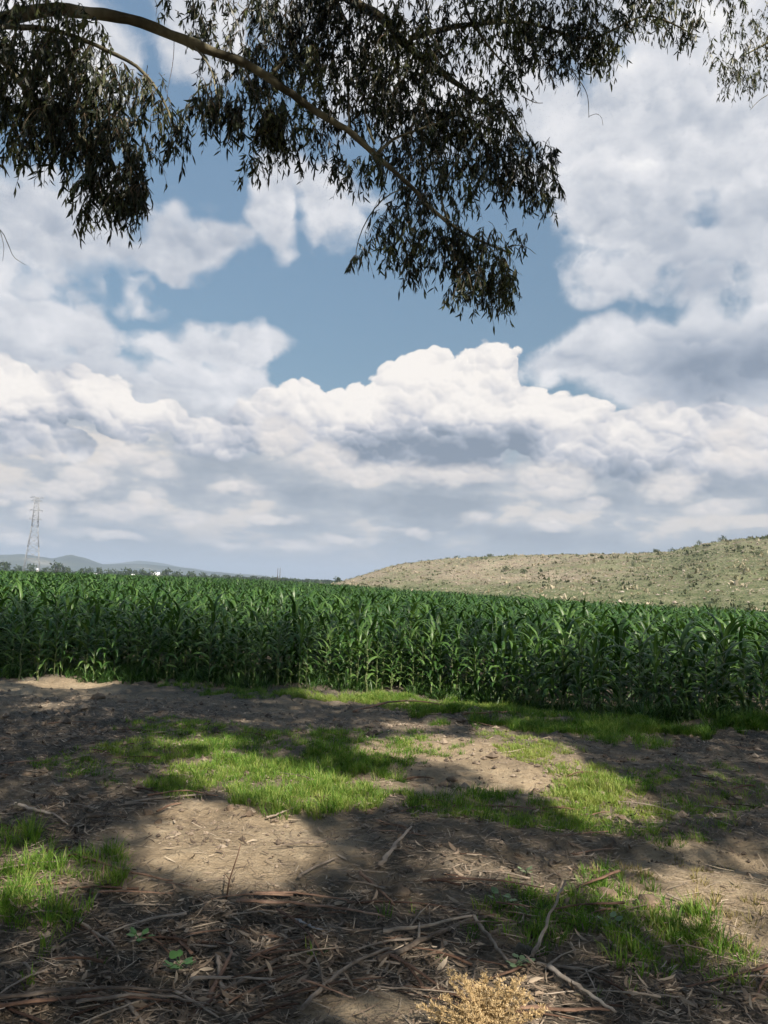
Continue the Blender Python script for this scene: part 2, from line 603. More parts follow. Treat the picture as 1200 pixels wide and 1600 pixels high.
def leaf_mat(name, c_dark, c_mid, c_light, trans=0.3, rough=0.5, spec=0.35, vein=False, per_object=False, sat_tr=(1.25, 1.25, 0.5)):
    mt, k, out = material(name)
    at_ = k.n('ShaderNodeAttribute', {'attribute_name': 'tint'})
    f = at_.outputs['Fac']
    geo = k.n('ShaderNodeNewGeometry')
    if per_object:
        oi = k.n('ShaderNodeObjectInfo')
        f = k.m('ADD', k.m('MULTIPLY', f, 0.6), k.m('MULTIPLY', oi.outputs['Random'], 0.4))
    n_ = k.noise(geo.outputs['Position'], 5.0, 3, 0.6, '3D')
    f = k.m('ADD', f, k.m('MULTIPLY', k.m('SUBTRACT', n_, 0.5), 0.45))
    col = k.ramp(f, [(0.1, c_dark), (0.5, c_mid), (0.95, c_light)])
    bs = k.n('ShaderNodeBsdfPrincipled')
    k.put(bs, 'Base Color', col)
    bs.inputs['Roughness'].default_value = rough
    bs.inputs['Specular IOR Level'].default_value = spec
    tr = k.n('ShaderNodeBsdfTranslucent')
    k.put(tr, 'Color', k.mix(1.0, col, sat_tr, 'MULTIPLY'))
    mx = k.n('ShaderNodeMixShader')
    mx.inputs[0].default_value = trans
    k.t.links.new(bs.outputs[0], mx.inputs[1])
    k.t.links.new(tr.outputs[0], mx.inputs[2])
    k.t.links.new(mx.outputs[0], out.inputs[0])
    return mt


def rough_mat(name, stops, scale, rough=0.9, bump=0.0, bscale=None, stretch=(1, 1, 1), detail=6, spec=0.2, use_tint=0.0, random=0.0, coord='Object'):
    mt, k, out = material(name)
    tc = k.n('ShaderNodeTexCoord')
    v = k.v('MULTIPLY', tc.outputs[coord], stretch)
    f = k.noise(v, scale, detail, 0.6, '3D')
    if use_tint:
        a = k.n('ShaderNodeAttribute', {'attribute_name': 'tint'})
        f = k.m('ADD', f, k.m('MULTIPLY', k.m('SUBTRACT', a.outputs['Fac'], 0.5), use_tint))
    if random:
        oi = k.n('ShaderNodeObjectInfo')
        f = k.m('ADD', f, k.m('MULTIPLY', k.m('SUBTRACT', oi.outputs['Random'], 0.5), random))
    bs = k.n('ShaderNodeBsdfPrincipled')
    k.put(bs, 'Base Color', k.ramp(f, stops))
    bs.inputs['Roughness'].default_value = rough
    bs.inputs['Specular IOR Level'].default_value = spec
    if bump:
        bp = k.n('ShaderNodeBump')
        bp.inputs['Strength'].default_value = 1.0
        bp.inputs['Distance'].default_value = bump
        k.put(bp, 'Height', k.noise(v, bscale or scale * 3, 5, 0.65, '3D'))
        k.t.links.new(bp.outputs[0], bs.inputs['Normal'])
    k.t.links.new(bs.outputs[0], out.inputs[0])
    return mt


# ------------------------------------------------------------------ the ground, one sheet to the horizon
def axis(lo, hi, step, far_lo, far_hi, grow=1.22):
    a = list(np.arange(lo, hi + step / 2, step))
    s, x = step, a[-1]
    while x < far_hi:
        s *= grow
        x += s
        a.append(min(x, far_hi))
    s, x = step, a[0]
    while x > far_lo:
        s *= grow
        x -= s
        a.insert(0, max(x, far_lo))
    return np.array(a)


def build_ground():
    xs = axis(-8.5, 8.5, 0.05, -8000, 8000)
    ys = axis(2.2, 16.5, 0.05, -180, 8000)
    X, Y = np.meshgrid(xs, ys)
    Z = gz(X, Y)
    g = Geo()
    # leaf mould plus painted shade: darker under the maize, paler in sun patches
    dens = litter_and_shade(X, Y)
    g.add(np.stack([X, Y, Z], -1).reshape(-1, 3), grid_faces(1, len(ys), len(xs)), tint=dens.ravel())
    mt, k, out = material('earth')
    geo = k.n('ShaderNodeNewGeometry')
    p = geo.outputs['Position']
    a = k.n('ShaderNodeAttribute', {'attribute_name': 'tint'})
    n1 = k.noise(p, 1.3, 5, 0.6, '3D')
    n2 = k.noise(p, 14.0, 6, 0.65, '3D')
    n3 = k.noise(p, 70.0, 4, 0.7, '3D')
    soil = k.ramp(k.m('ADD', k.m('MULTIPLY', n1, 0.55), k.m('MULTIPLY', n2, 0.45)),
                  [(0.30, (.180, .140, .096)), (0.48, (.285, .225, .153)), (0.62, (.38, .31, .217)), (0.75, (.50, .425, .315))])
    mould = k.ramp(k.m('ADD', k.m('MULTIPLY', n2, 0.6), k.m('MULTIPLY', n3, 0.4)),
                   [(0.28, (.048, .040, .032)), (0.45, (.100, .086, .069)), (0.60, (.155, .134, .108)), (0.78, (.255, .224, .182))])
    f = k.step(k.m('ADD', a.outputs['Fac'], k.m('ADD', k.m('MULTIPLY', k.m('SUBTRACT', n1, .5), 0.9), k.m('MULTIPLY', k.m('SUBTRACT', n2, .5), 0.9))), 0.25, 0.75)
    col = k.mix(f, soil, mould)  # mould colour also serves as painted shade under the maize
    # bits of chaff and small stones
    vo = k.n('ShaderNodeTexVoronoi')
    k.put(vo, 'Vector', p)
    vo.inputs['Scale'].default_value = 38.0
    chip = k.m('MULTIPLY', k.step(vo.outputs['Distance'], 0.30, 0.20), k.step(n2, 0.50, 0.62))
    col = k.mix(k.m('MULTIPLY', chip, 0.6), col, (.34, .27, .19))
    bs = k.n('ShaderNodeBsdfPrincipled')
    k.put(bs, 'Base Color', col)
    bs.inputs['Roughness'].default_value = 0.95
    bs.inputs['Specular IOR Level'].default_value = 0.1
    bp = k.n('ShaderNodeBump')
    bp.inputs['Distance'].default_value = 0.05
    k.put(bp, 'Height', k.m('ADD', k.m('MULTIPLY', n2, 0.7), k.m('MULTIPLY', n3, 0.35)))
    k.t.links.new(bp.outputs[0], bs.inputs['Normal'])
    k.t.links.new(bs.outputs[0], out.inputs[0])
    o = g.obj('ground', mt)
    tag(o, 'bare brown earth with leaf mould under trees, running out below the fields', 'ground', kind='structure')


def ell(X, Y, px, py, rx, ry, grow=1.0):
    """0 outside .. 1 in the middle of a patch of ground given by its place in the photograph"""
    cx, cy = gp(px, py)
    x1, _ = gp(px + rx, py)
    _, y1 = gp(px, py - ry)
    _, y2 = gp(px, min(py + ry, 1640))
    a = max(x1 - cx, 0.05) * grow
    b = np.where(np.asarray(Y) > cy, max(y1 - cy, 0.05), max(cy - y2, 0.05)) * grow
    return np.clip(1 - np.hypot((X - cx) / a, (Y - cy) / b), 0, 1)


def litter_and_shade(X, Y):
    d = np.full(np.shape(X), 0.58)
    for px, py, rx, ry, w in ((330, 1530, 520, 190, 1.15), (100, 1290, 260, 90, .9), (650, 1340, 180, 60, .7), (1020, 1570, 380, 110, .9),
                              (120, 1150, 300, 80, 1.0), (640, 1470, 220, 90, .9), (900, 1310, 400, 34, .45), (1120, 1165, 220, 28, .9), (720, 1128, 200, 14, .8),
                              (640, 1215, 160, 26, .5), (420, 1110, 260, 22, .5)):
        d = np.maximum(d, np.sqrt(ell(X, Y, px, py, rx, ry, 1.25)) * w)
    for px, py, rx, ry in ((350, 1325, 190, 75), (740, 1200, 160, 45), (1130, 1400, 140, 60), (560, 1595, 110, 30), (1150, 1335, 130, 30), (110, 1072, 90, 16)):  # soil left paler where the sun patches fall
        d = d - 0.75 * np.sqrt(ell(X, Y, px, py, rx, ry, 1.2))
    d = d + .4 * sstep(Y - (13.4 - .19 * X), -.3, .5)  # shade between the maize stalks, painted as darker soil
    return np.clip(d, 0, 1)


build_ground()


# ------------------------------------------------------------------ the stony hill on the right
HZ = lambda px: 910 + (px - 600) * math.tan(ROLL)          # horizon in the photograph
SKYL = [(470, 921), (520, 914), (555, 903), (580, 895), (620, 884), (680, 876), (740, 872), (800, 870), (900, 868), (1000, 867), (1050, 865),
        (1090, 856), (1125, 849), (1160, 846), (1200, 843), (1300, 836), (1420, 832), (1600, 850), (1800, 900), (1950, 965)]


def hill_geo():
    pxs = np.linspace(470, 1950, 300)
    sky = np.interp(pxs, [a for a, b in SKYL], [b for a, b in SKYL])
    az = np.array([azel(p, 905)[0] for p in pxs])
    el = np.array([azel(p, s)[1] for p, s in zip(pxs, sky)])
    f = sstep(pxs, 480, 1150)
    r0 = 150 - 68 * f
    rr = 300 - 40 * f
    ts = np.concatenate([np.linspace(0, 1, 110), np.linspace(1.02, 2.2, 26)])
    T, A = np.meshgrid(ts, az, indexing='ij')
    r = r0[None] + T * (rr - r0)[None]
    zr = 1.7 + np.tan(el) * rr
    x, y = r * np.sin(A), r * np.cos(A)
    z0 = gz0(x, y) - 0.25
    sh = np.where(T <= 1, 0.12 * T + 0.88 * np.sin(np.clip(T, 0, 1) * np.pi / 2) ** 1.7, np.cos(np.clip((T - 1) / 1.2, 0, 1) * np.pi / 2) ** 1.5)
    z = z0 + (zr[None] - z0) * sh
    env = sstep(T, 0.02, 0.25)
    z = z + env * ((fbm(x * .035, y * .035, 3, 2) - .5) * 3.0 * sstep(T, 1.0, .5) + (fbm(x * .22, y * .22, 5, 5, .6) - .5) * 1.5)
    return x, y, z, A, T


HX, HY, HZZ, HA, HT = hill_geo()


def build_hill():
    g = Geo()
    n, m_ = HX.shape
    g.add(np.stack([HX, HY, HZZ], -1).reshape(-1, 3), grid_faces(1, n, m_)[:, ::-1], tint=HT.ravel())
    mt, k, out = material('dry_hillside')
    geo = k.n('ShaderNodeNewGeometry')
    p = geo.outputs['Position']
    a = k.n('ShaderNodeAttribute', {'attribute_name': 'tint'})
    big = k.noise(p, 0.022, 4, 0.55, '3D')
    mid = k.noise(p, 0.35, 6, 0.65, '3D')
    fin = k.noise(p, 2.2, 4, 0.7, '3D')
    dry = k.ramp(k.m('ADD', k.m('MULTIPLY', mid, .5), k.m('MULTIPLY', fin, .5)), [(.36, (.085, .078, .050)), (.46, (.245, .200, .142)), (.55, (.375, .315, .235)), (.66, (.52, .455, .375))])
    grn = k.ramp(k.m('ADD', k.m('MULTIPLY', mid, .5), k.m('MULTIPLY', fin, .5)), [(.36, (.042, .062, .026)), (.46, (.100, .125, .055)), (.56, (.20, .20, .115)), (.68, (.36, .32, .235))])
    sx = k.n('ShaderNodeSeparateXYZ')
    k.put(sx, 0, p)
    right = k.m('MULTIPLY', k.step(sx.outputs[0], 30, 85), 0.13)
    low = k.m('MULTIPLY', k.step(a.outputs['Fac'], 0.42, 0.08), 0.55)
    w = k.m('ADD', k.m('ADD', k.m('SUBTRACT', big, 0.5), k.m('MULTIPLY', k.m('SUBTRACT', mid, .5), 1.5)), k.m('ADD', right, low))
    col = k.mix(k.step(w, -0.14, 0.22), dry, grn)
    bs = k.n('ShaderNodeBsdfPrincipled')
    k.put(bs, 'Base Color', col)
    bs.inputs['Roughness'].default_value = 0.95
    bs.inputs['Specular IOR Level'].default_value = 0.1
    bp = k.n('ShaderNodeBump')
    bp.inputs['Distance'].default_value = 0.6
    k.put(bp, 'Height', fin)
    k.t.links.new(bp.outputs[0], bs.inputs['Normal'])
    k.t.links.new(bs.outputs[0], out.inputs[0])
    tag(g.obj('hill', mt), 'low stony hill of dry grass and scrub rising behind the maize on the right', 'hill', kind='structure')


build_hill()


def hill_at(px, t):
    """point on the hill: direction from the photograph, t = 0 foot .. 1 crest"""
    a = azel(px, 905)[0]
    j = int(np.clip(np.searchsorted(HA[0], a), 0, HA.shape[1] - 1))
    i = int(np.argmin(np.abs(HT[:, 0] - t)))
    return np.array([HX[i, j], HY[i, j], HZZ[i, j]])


# ------------------------------------------------------------------ far blue hills
def far_ridge(name, prof, dist, depth, label, pale=None):
    px = np.linspace(prof[0][0], prof[-1][0], 160)
    sky = np.interp(px, [a for a, b in prof], [b for a, b in prof])
    az = np.array([azel(p, 890)[0] for p in px])
    el = np.array([azel(p, s)[1] for p, s in zip(px, sky)])
    ts = np.linspace(0, 2, 30)
    T, A = np.meshgrid(ts, az, indexing='ij')
    r = dist + (T - 1) * depth
    x, y = r * np.sin(A), r * np.cos(A)
    zr = np.maximum(1.7 + np.tan(el) * dist, 0)
    z = zr[None] * np.clip(np.sin(T * np.pi / 2), 0, 1) ** 1.3 + (fbm(x * .006, y * .006, 4, 8) - .5) * 22 * np.sin(T * np.pi / 2) * (T < 1) - 1.2
    g = Geo()
    g.add(np.stack([x, y, z], -1).reshape(-1, 3), grid_faces(1, len(ts), len(px))[:, ::-1])
    tag(g.obj(name, M_RIDGE), label, 'hills', kind='structure')


M_RIDGE = rough_mat('wooded_ridge', [(.35, (.018, .028, .018)), (.5, (.035, .048, .028)), (.62, (.065, .072, .045)), (.78, (.24, .22, .17))], 0.006, 0.95, spec=0.1)
far_ridge('distant_hills', [(-700, 905), (-400, 862), (-200, 872), (-80, 862), (0, 866), (35, 866), (60, 869), (80, 873), (110, 868), (130, 872), (160, 881), (215, 880),
                            (270, 886), (320, 893), (380, 897), (430, 902), (470, 908)], 3000, 600, 'blue hazy hills on the horizon behind the steel tower')
far_ridge('mountains', [(60, 892), (130, 884), (180, 880), (215, 876), (245, 879), (285, 886), (340, 894), (420, 905)], 4400, 500,
          'faint farther mountain showing pale above the blue hills')

# ------------------------------------------------------------------ maize
M_MAIZE = leaf_mat('maize_leaf', (.015, .046, .010), (.038, .094, .017), (.110, .190, .050), 0.28, 0.42, 0.38)
M_STALK = leaf_mat('maize_stalk', (.04, .065, .025), (.075, .105, .04), (.17, .19, .09), 0.0, 0.55, 0.3)
EDGE = np.array([gp(px, py) for px, py in ((-60, 1056), (0, 1060), (300, 1069), (480, 1077), (620, 1083), (720, 1096), (820, 1112), (1000, 1129), (1230, 1140))])


def edge_y(x):
    """front edge of the maize field"""
    return np.interp(x, EDGE[:, 0], EDGE[:, 1])


def maize_leaf_params(n, h, seed):
    r = np.random.default_rng(seed)
    u = np.linspace(0.10, 1.0, n) ** 0.9
    zz = u * h * 0.70
    az = r.uniform(0, 6.28) + np.arange(n) * np.pi + r.normal(0, 0.38, n)
    top = u > 0.80
    th0 = np.where(top, r.uniform(.10, .42, n), r.uniform(.40, .80, n))
    bend = np.where(top, r.uniform(.9, 2.2, n), r.uniform(1.4, 2.5, n))
    ln = h * np.where(u < 0.25, .22, np.where(top, .32, .37)) * r.uniform(.75, 1.2, n)
    wd = 0.080 * np.where(u < 0.2, .55, 1.0) * r.uniform(.8, 1.1, n)
    return zz, az, th0, bend, ln, wd, r


MZ_PROF = lambda S: np.interp(np.linspace(0, 1, S), [0, .08, .35, .65, .88, 1], [.55, .8, 1.0, .82, .38, .03])


def build_front_maize():
    protos = []
    for v in range(10):
        small = v >= 8
        h = (1.72, 1.80, 1.66, 1.88, 1.74, 1.60, 1.82, 1.70, .95, .80)[v]
        n = 7 if small else 13
        zz, az, th0, bend, ln, wd, r = maize_leaf_params(n, h, 40 + v)
        root = empty('maize_plant', (0, 0, -50))
        g = Geo()
        pts = np.array([[0.012 * math.sin(i * 1.7 + v), 0.012 * math.cos(i * 2.1 + v), z] for i, z in enumerate(np.linspace(-0.06, h * 0.74, 7))])
        tube(g, pts, np.linspace(.013, .006, 7), 6, np.linspace(.9, .2, 7).repeat(6))
        for nz in np.linspace(.08, h * .6, 7):
            tube(g, [[pts[1][0] * .3, 0, nz - .008], [pts[1][0] * .3, 0, nz + .008]], .0155, 6, .7)
        g.obj('stalk', M_STALK, root)
        P = ribbons(np.stack([np.zeros(n), np.zeros(n), zz], -1), az, th0, bend, ln, wd * (.7 if small else 1), 10, 3, MZ_PROF(10), .38, r.normal(0, .35, n), r.normal(0, .25, n), .20)
        for i in range(n):
            gl = Geo()
            add_ribbons(gl, P[i:i + 1], float(np.clip(r.normal(.42, .2) + (.3 if small else 0) + (.35 if i < 2 else 0), 0, 1)), .30)
            gl.obj('leaf', M_MAIZE, root)
        tag(root, 'x', 'maize plant')
        protos.append(root)
    LAB = 'tall dark green maize plant among the front rows of the field'
    GRP = 'maize plants in the front rows'
    EDG = 'waist high maize plant with pale lower stalk at the very edge of the field'
    used = set()

    def put(v, x, y, s, label, group):
        loc, rz = (x, y, float(gz(x, y)) - .01), rng.uniform(0, 6.28)
        if v in used:
            return copy_thing(protos[v], loc, rz, s, label, group)
        used.add(v)
        p = protos[v]
        p.location, p.rotation_euler, p.scale = loc, (0, 0, rz), (s,) * 3
        tag(p, label, None, group)
        return p

    # young pale plants that stand in the sun at the foot of the front row
    for px, py, s, lab in ((547, 1078, 1.15, 'young pale maize plant standing in sunlight at the field edge, leftmost of the lit ones'),
                           (572, 1082, 1.5, 'tallest sunlit young maize plant with spread leaves at the field edge above bright grass'),
                           (597, 1080, 1.2, 'young maize plant with arching pale leaf, just right of the tallest sunlit one'),
                           (612, 1082, 1.05, 'small sunlit maize plant, rightmost of the pale ones above bright grass'),
                           (478, 1080, 1.0, 'small thin maize plant left of the sunlit young plants by the field edge'),
                           (30, 1062, 1.25, 'pale stalked maize plant leftmost at the corner of the field edge'),
                           (58, 1063, 1.3, 'second pale stalked maize plant from the left at the field edge'),
                           (925, 1085, 1.5, 'yellowish green maize plant leaning out of the right front row'),
                           (395, 1072, .9, 'small bushy maize plant jutting out at the grassy field edge')):
        x, y = gp(px, py)
        put(8 if s > 1.1 else 9, x, y, s, lab, None)
    spots = []
    for row in range(6):
        x = -9.6 + rng.uniform(0, .2)
        while x < 8.6:
            y = float(edge_y(x)) + .22 + row * .60 + rng.normal(0, .09) + .25 * (float(fbm(x * .6, row * 3.1, 2, 4)) - .5)
            if abs(x) < .60 * y + .3 and rng.random() > (.10 if row else .16):
                spots.append((row, x, y))
            x += rng.uniform(.12, .25)
    spots = spots[:291]
    for row, x, y in spots:
        v = int(rng.integers(0, 8))
        s = (.80, .90, .97, 1, 1, 1)[row] * float(np.clip(rng.normal(1.0, .10), .8, 1.1))
        put(v, x, y, s, EDG if row == 0 else LAB, 'maize plants along the field edge' if row == 0 else GRP)
    return spots[-1][0] if spots else 4


LAST_ROW = build_front_maize()


def build_maize_field():
    """all the maize behind the front rows"""
    g = Geo()
    ZONES = ((0.25 + .60 * (LAST_ROW + 1), 10, 7.0, 10, 5, 3, 1.0), (10, 24, 7.5, 8, 4, 2, 1.05), (24, 52, 6.0, 7, 3, 2, 1.2), (52, 110, 3.0, 6, 3, 2, 1.6), (110, 230, 1.1, 6, 3, 2, 2.3))
    for d0, d1, dens, nl, S, W, wide in ZONES:
        yy0, yy1 = 11 + d0, 16.5 + d1
        half = .62 * yy1 + 2
        n = int(2 * half * (yy1 - yy0) * dens)
        x, y = rng.uniform(-half, half, n), rng.uniform(yy0, yy1, n)
        # plants stand in rows along the edge
        e = y - edge_y(np.clip(x, -11, 11))
        e = np.round(e / .60) * .60 + rng.normal(0, .08, n) + .25
        y = edge_y(np.clip(x, -11, 11)) + e
        ok = (e >= d0) & (e < d1) & (np.abs(x) < .60 * y + 1.0)
        ok &= y < FIELD_END(np.arctan2(x, y)) - rng.uniform(0, 2, n)
        x, y = x[ok], y[ok]
        n = len(x)
        if not n:
            continue
        h = 1.76 * rng.normal(1.0, .085, n) * (0.95 + .10 * fbm(x * .15, y * .15, 2, 6))
        tall = rng.random(n) < .006
        h = np.where(tall, h * 1.05, h)
        z = gz(x, y)
        az0 = rng.uniform(0, 6.28, n)
        for i in range(nl):
            u = 1.0 if nl == 1 else (i / (nl - 1)) ** .8
            lo = .10 if nl > 9 else (.32 if d1 < 30 else .52)
            uu = lo + (1 - lo) * u
            top = uu > .80
            m = n
            th0 = rng.uniform(.10, .46, m) if top else rng.uniform(.40, .80, m)
            bend = rng.uniform(.9, 2.3, m) if top else rng.uniform(1.4, 2.5, m)
            ln = h * (.32 if top else .38) * rng.uniform(.75, 1.2, m)
            az = az0 + i * np.pi + rng.normal(0, .4, m)
            P = ribbons(np.stack([x, y, z + uu * h * .70], -1), az, th0, bend, ln, .080 * wide * rng.uniform(.8, 1.1, m), S, W, MZ_PROF(S), .38, rng.normal(0, .35, m), rng.normal(0, .3, m), .15)
            add_ribbons(g, P, np.clip(rng.normal(.44, .2, m), 0, 1))
        if d0 < 12:
            S2 = 4
            st = ribbons(np.stack([x, y, z - .05], -1), rng.uniform(0, 6.28, n), .02, .03, h * .78, .026, S2, 2, np.array([1, .9, .8, .5]))
            add_ribbons(g, st, 1.0)
    o = g.obj('maize_field', M_MAIZE)
    tag(o, 'dense dark green maize crop stretching away behind the front rows', 'maize crop', kind='stuff')


def FIELD_END(a):
    """how far the crop reaches in a direction"""
    px = 600 + FPX * np.tan(a)
    return np.interp(px, [-200, 200, 480, 640, 900, 1300], [215, 200, 150, 100, 80, 76])


build_maize_field()

# ------------------------------------------------------------------ grass
M_GRASS = leaf_mat('grass_blade', (.056, .122, .017), (.115, .230, .030), (.29, .33, .095), 0.38, 0.5, 0.25)
M_DRYGRASS = leaf_mat('dry_grass_blade', (.13, .12, .05), (.24, .21, .09), (.38, .31, .16), 0.25, 0.6, 0.2)


def grass_patch(label, ells, hgt, mat=None, dens=1.0, tint=.5, name='grass_patch', dry=0.0):
    g = Geo()
    B = []
    for px, py, rx, ry, w in ells:
        cx, cy = gp(px, py)
        x1, _ = gp(px + rx, py)
        _, y1 = gp(px, py - ry)
        _, y2 = gp(px, min(py + ry, 1650))
        a, b1, b2 = max(x1 - cx, .05), max(y1 - cy, .05), max(cy - y2, .05)
        area = math.pi * a * (b1 + b2) / 2
        nt = int(area * 300 * dens * w)
        rr, t = np.sqrt(rng.random(nt * 2)), rng.uniform(0, 6.283, nt * 2)
        edge = .72 + .75 * (fbm(np.cos(t) * 2 + cx, np.sin(t) * 2 + cy, 3, 31))
        x = cx + a * rr * np.cos(t) * edge
        y = cy + np.where(np.sin(t) > 0, b1, b2) * rr * np.sin(t) * edge
        keep = (fbm(x * 2.6, y * 2.6, 3, 33) + .35 * (1 - rr) > .50) & (rng.random(nt * 2) < .62)
        B.append(np.stack([x, y], -1)[keep])
    B = np.concatenate(B)
    nb = 16
    c = np.repeat(B, nb, 0)
    hs = np.repeat(np.clip(rng.normal(1, .28, len(B)), .35, 1.8) * (.55 + .9 * fbm(B[:, 0] * 1.7, B[:, 1] * 1.7, 2, 35)), nb)
    ti = np.repeat(np.clip(rng.normal(tint, .16, len(B)) + .5 * (fbm(B[:, 0] * 1.1, B[:, 1] * 1.1, 2, 37) - .5), 0, 1), nb)
    n = len(c)
    az = rng.uniform(0, 6.283, n)
    off = rng.uniform(0, .045, n)
    x, y = c[:, 0] + off * np.cos(az), c[:, 1] + off * np.sin(az)
    P = ribbons(np.stack([x, y, gz(x, y) - .008], -1), az + rng.normal(0, .5, n), np.abs(rng.normal(.12, .16, n)), rng.uniform(.2, 1.5, n), .50 * hgt * hs * rng.uniform(.55, 1.25, n),
                rng.uniform(.0035, .0065, n), 4, 2, np.array([.8, 1, .65, .05]), curl=rng.normal(0, .4, n), roll=rng.normal(0, .5, n))
    add_ribbons(g, P, np.where(rng.random(n) < .06, 1.0, np.clip(ti + rng.normal(0, .13, n), 0, .95)))
    tag(g.obj(name, mat or M_GRASS), label, 'grass', kind='stuff')


grass_patch('lush bright green grass in the middle of the clearing, half in sun', [(440, 1222, 170, 42, 1.2), (520, 1232, 90, 30, 1.1), (350, 1205, 80, 30, 1), (560, 1200, 60, 24, .6)], .15, tint=.55)
grass_patch('band of shaded green grass behind the lush middle patch', [(300, 1160, 110, 34, 1), (410, 1170, 110, 26, .9), (560, 1172, 100, 22, .7), (660, 1166, 60, 16, .5), (240, 1135, 60, 12, .4)], .12, tint=.45)
grass_patch('thin grass tufts on the shaded earth at left of the clearing', [(115, 1184, 60, 16, .8), (110, 1210, 40, 12, .4), (200, 1200, 60, 20, .35), (215, 1225, 60, 14, .25)], .09, tint=.42)
grass_patch('tall green grass cut off by the left edge of the photo', [(20, 1400, 130, 62, 1.15), (75, 1415, 75, 45, .8), (0, 1340, 50, 40, .9), (80, 1480, 16, 30, .25)], .17, tint=.55)
grass_patch('green grass strip along the wheel track right of the middle', [(720, 1256, 92, 20, 1), (830, 1268, 110, 24, .9), (940, 1278, 90, 20, .8), (650, 1250, 30, 12, .5)], .13, tint=.42)
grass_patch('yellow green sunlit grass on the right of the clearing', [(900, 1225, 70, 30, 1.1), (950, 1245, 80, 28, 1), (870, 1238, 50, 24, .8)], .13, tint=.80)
grass_patch('short grass around the far right of the clearing', [(1010, 1216, 60, 20, .9), (1110, 1235, 110, 40, .4), (1055, 1305, 60, 13, .9), (1130, 1275, 90, 18, .35), (1060, 1250, 60, 20, .4)], .10, tint=.45)
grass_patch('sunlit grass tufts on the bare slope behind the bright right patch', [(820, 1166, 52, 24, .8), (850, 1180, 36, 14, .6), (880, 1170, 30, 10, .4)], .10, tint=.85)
grass_patch('dark green grass by the right foreground behind the dry weed', [(900, 1435, 190, 56, .95), (1000, 1470, 160, 46, .9), (830, 1400, 80, 36, .6), (1060, 1440, 70, 40, .6), (780, 1450, 60, 30, .4), (980, 1385, 90, 24, .3)], .13, tint=.38)
grass_patch('sparse straw coloured grass on the sunny ground at right', [(1130, 1400, 110, 44, .30), (1170, 1480, 90, 50, .35), (1000, 1365, 90, 16, .25), (1100, 1350, 80, 14, .2)], .09, M_DRYGRASS, tint=.5)
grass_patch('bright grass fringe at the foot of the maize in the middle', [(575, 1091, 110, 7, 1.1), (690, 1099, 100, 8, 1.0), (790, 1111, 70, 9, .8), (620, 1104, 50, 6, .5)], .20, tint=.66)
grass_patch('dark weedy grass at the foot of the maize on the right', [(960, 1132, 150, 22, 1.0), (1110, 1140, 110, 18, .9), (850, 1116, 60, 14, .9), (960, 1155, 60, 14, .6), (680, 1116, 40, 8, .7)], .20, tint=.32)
grass_patch('low weedy growth at the foot of the maize on the left', [(400, 1081, 90, 7, .6), (300, 1074, 60, 5, .25)], .17, tint=.38)
grass_patch('scattered small grass sprouts on the litter in the foreground', [(640, 1425, 36, 12, .25), (560, 1440, 40, 14, .12), (120, 1490, 60, 30, .08), (20, 1530, 24, 40, .25), (1000, 1545, 120, 40, .08), (540, 1500, 60, 20, .06), (200, 1390, 20, 14, .3), (640, 1500, 40, 14, .2), (1160, 1560, 60, 40, .12)], .11, tint=.5, name='grass_sprouts')

def maize_undergrowth():
    """weeds and suckers between the stalks of the front rows"""
    g = Geo()
    n = 16000
    x = rng.uniform(-10, 9, n)
    y = edge_y(x) + rng.gamma(1.6, .75, n) - .12
    keep = fbm(x * 1.3, y * 1.3, 3, 63) + rng.normal(0, .1, n) > .44
    x, y = x[keep], y[keep]
    n = len(x)
    k_ = 4
    c = np.repeat(np.stack([x, y, gz(x, y) - .01], -1), k_, 0)
    m = n * k_
    hs = np.repeat(rng.uniform(.10, .42, n), k_)
    P = ribbons(c + rng.normal(0, .02, (m, 3)) * np.array([1, 1, 0]), rng.uniform(0, 6.28, m), np.abs(rng.normal(.3, .25, m)), rng.uniform(.3, 1.6, m), hs * rng.uniform(.6, 1.2, m), rng.uniform(.008, .022, m), 4, 2, np.array([.6, 1, .7, .05]), roll=rng.normal(0, .5, m))
    add_ribbons(g, P, np.clip(rng.normal(.40, .22, m), 0, 1))
    tag(g.obj('weedy_undergrowth', M_MAIZE), 'dark weeds and suckers growing between the stalks at the foot of the maize', 'weeds', kind='stuff')


maize_undergrowth()

# ------------------------------------------------------------------ leaf litter
M_LITTER = leaf_mat('dead_leaf', (.068, .051, .038), (.185, .140, .102), (.38, .315, .24), 0.0, 0.7, 0.25)


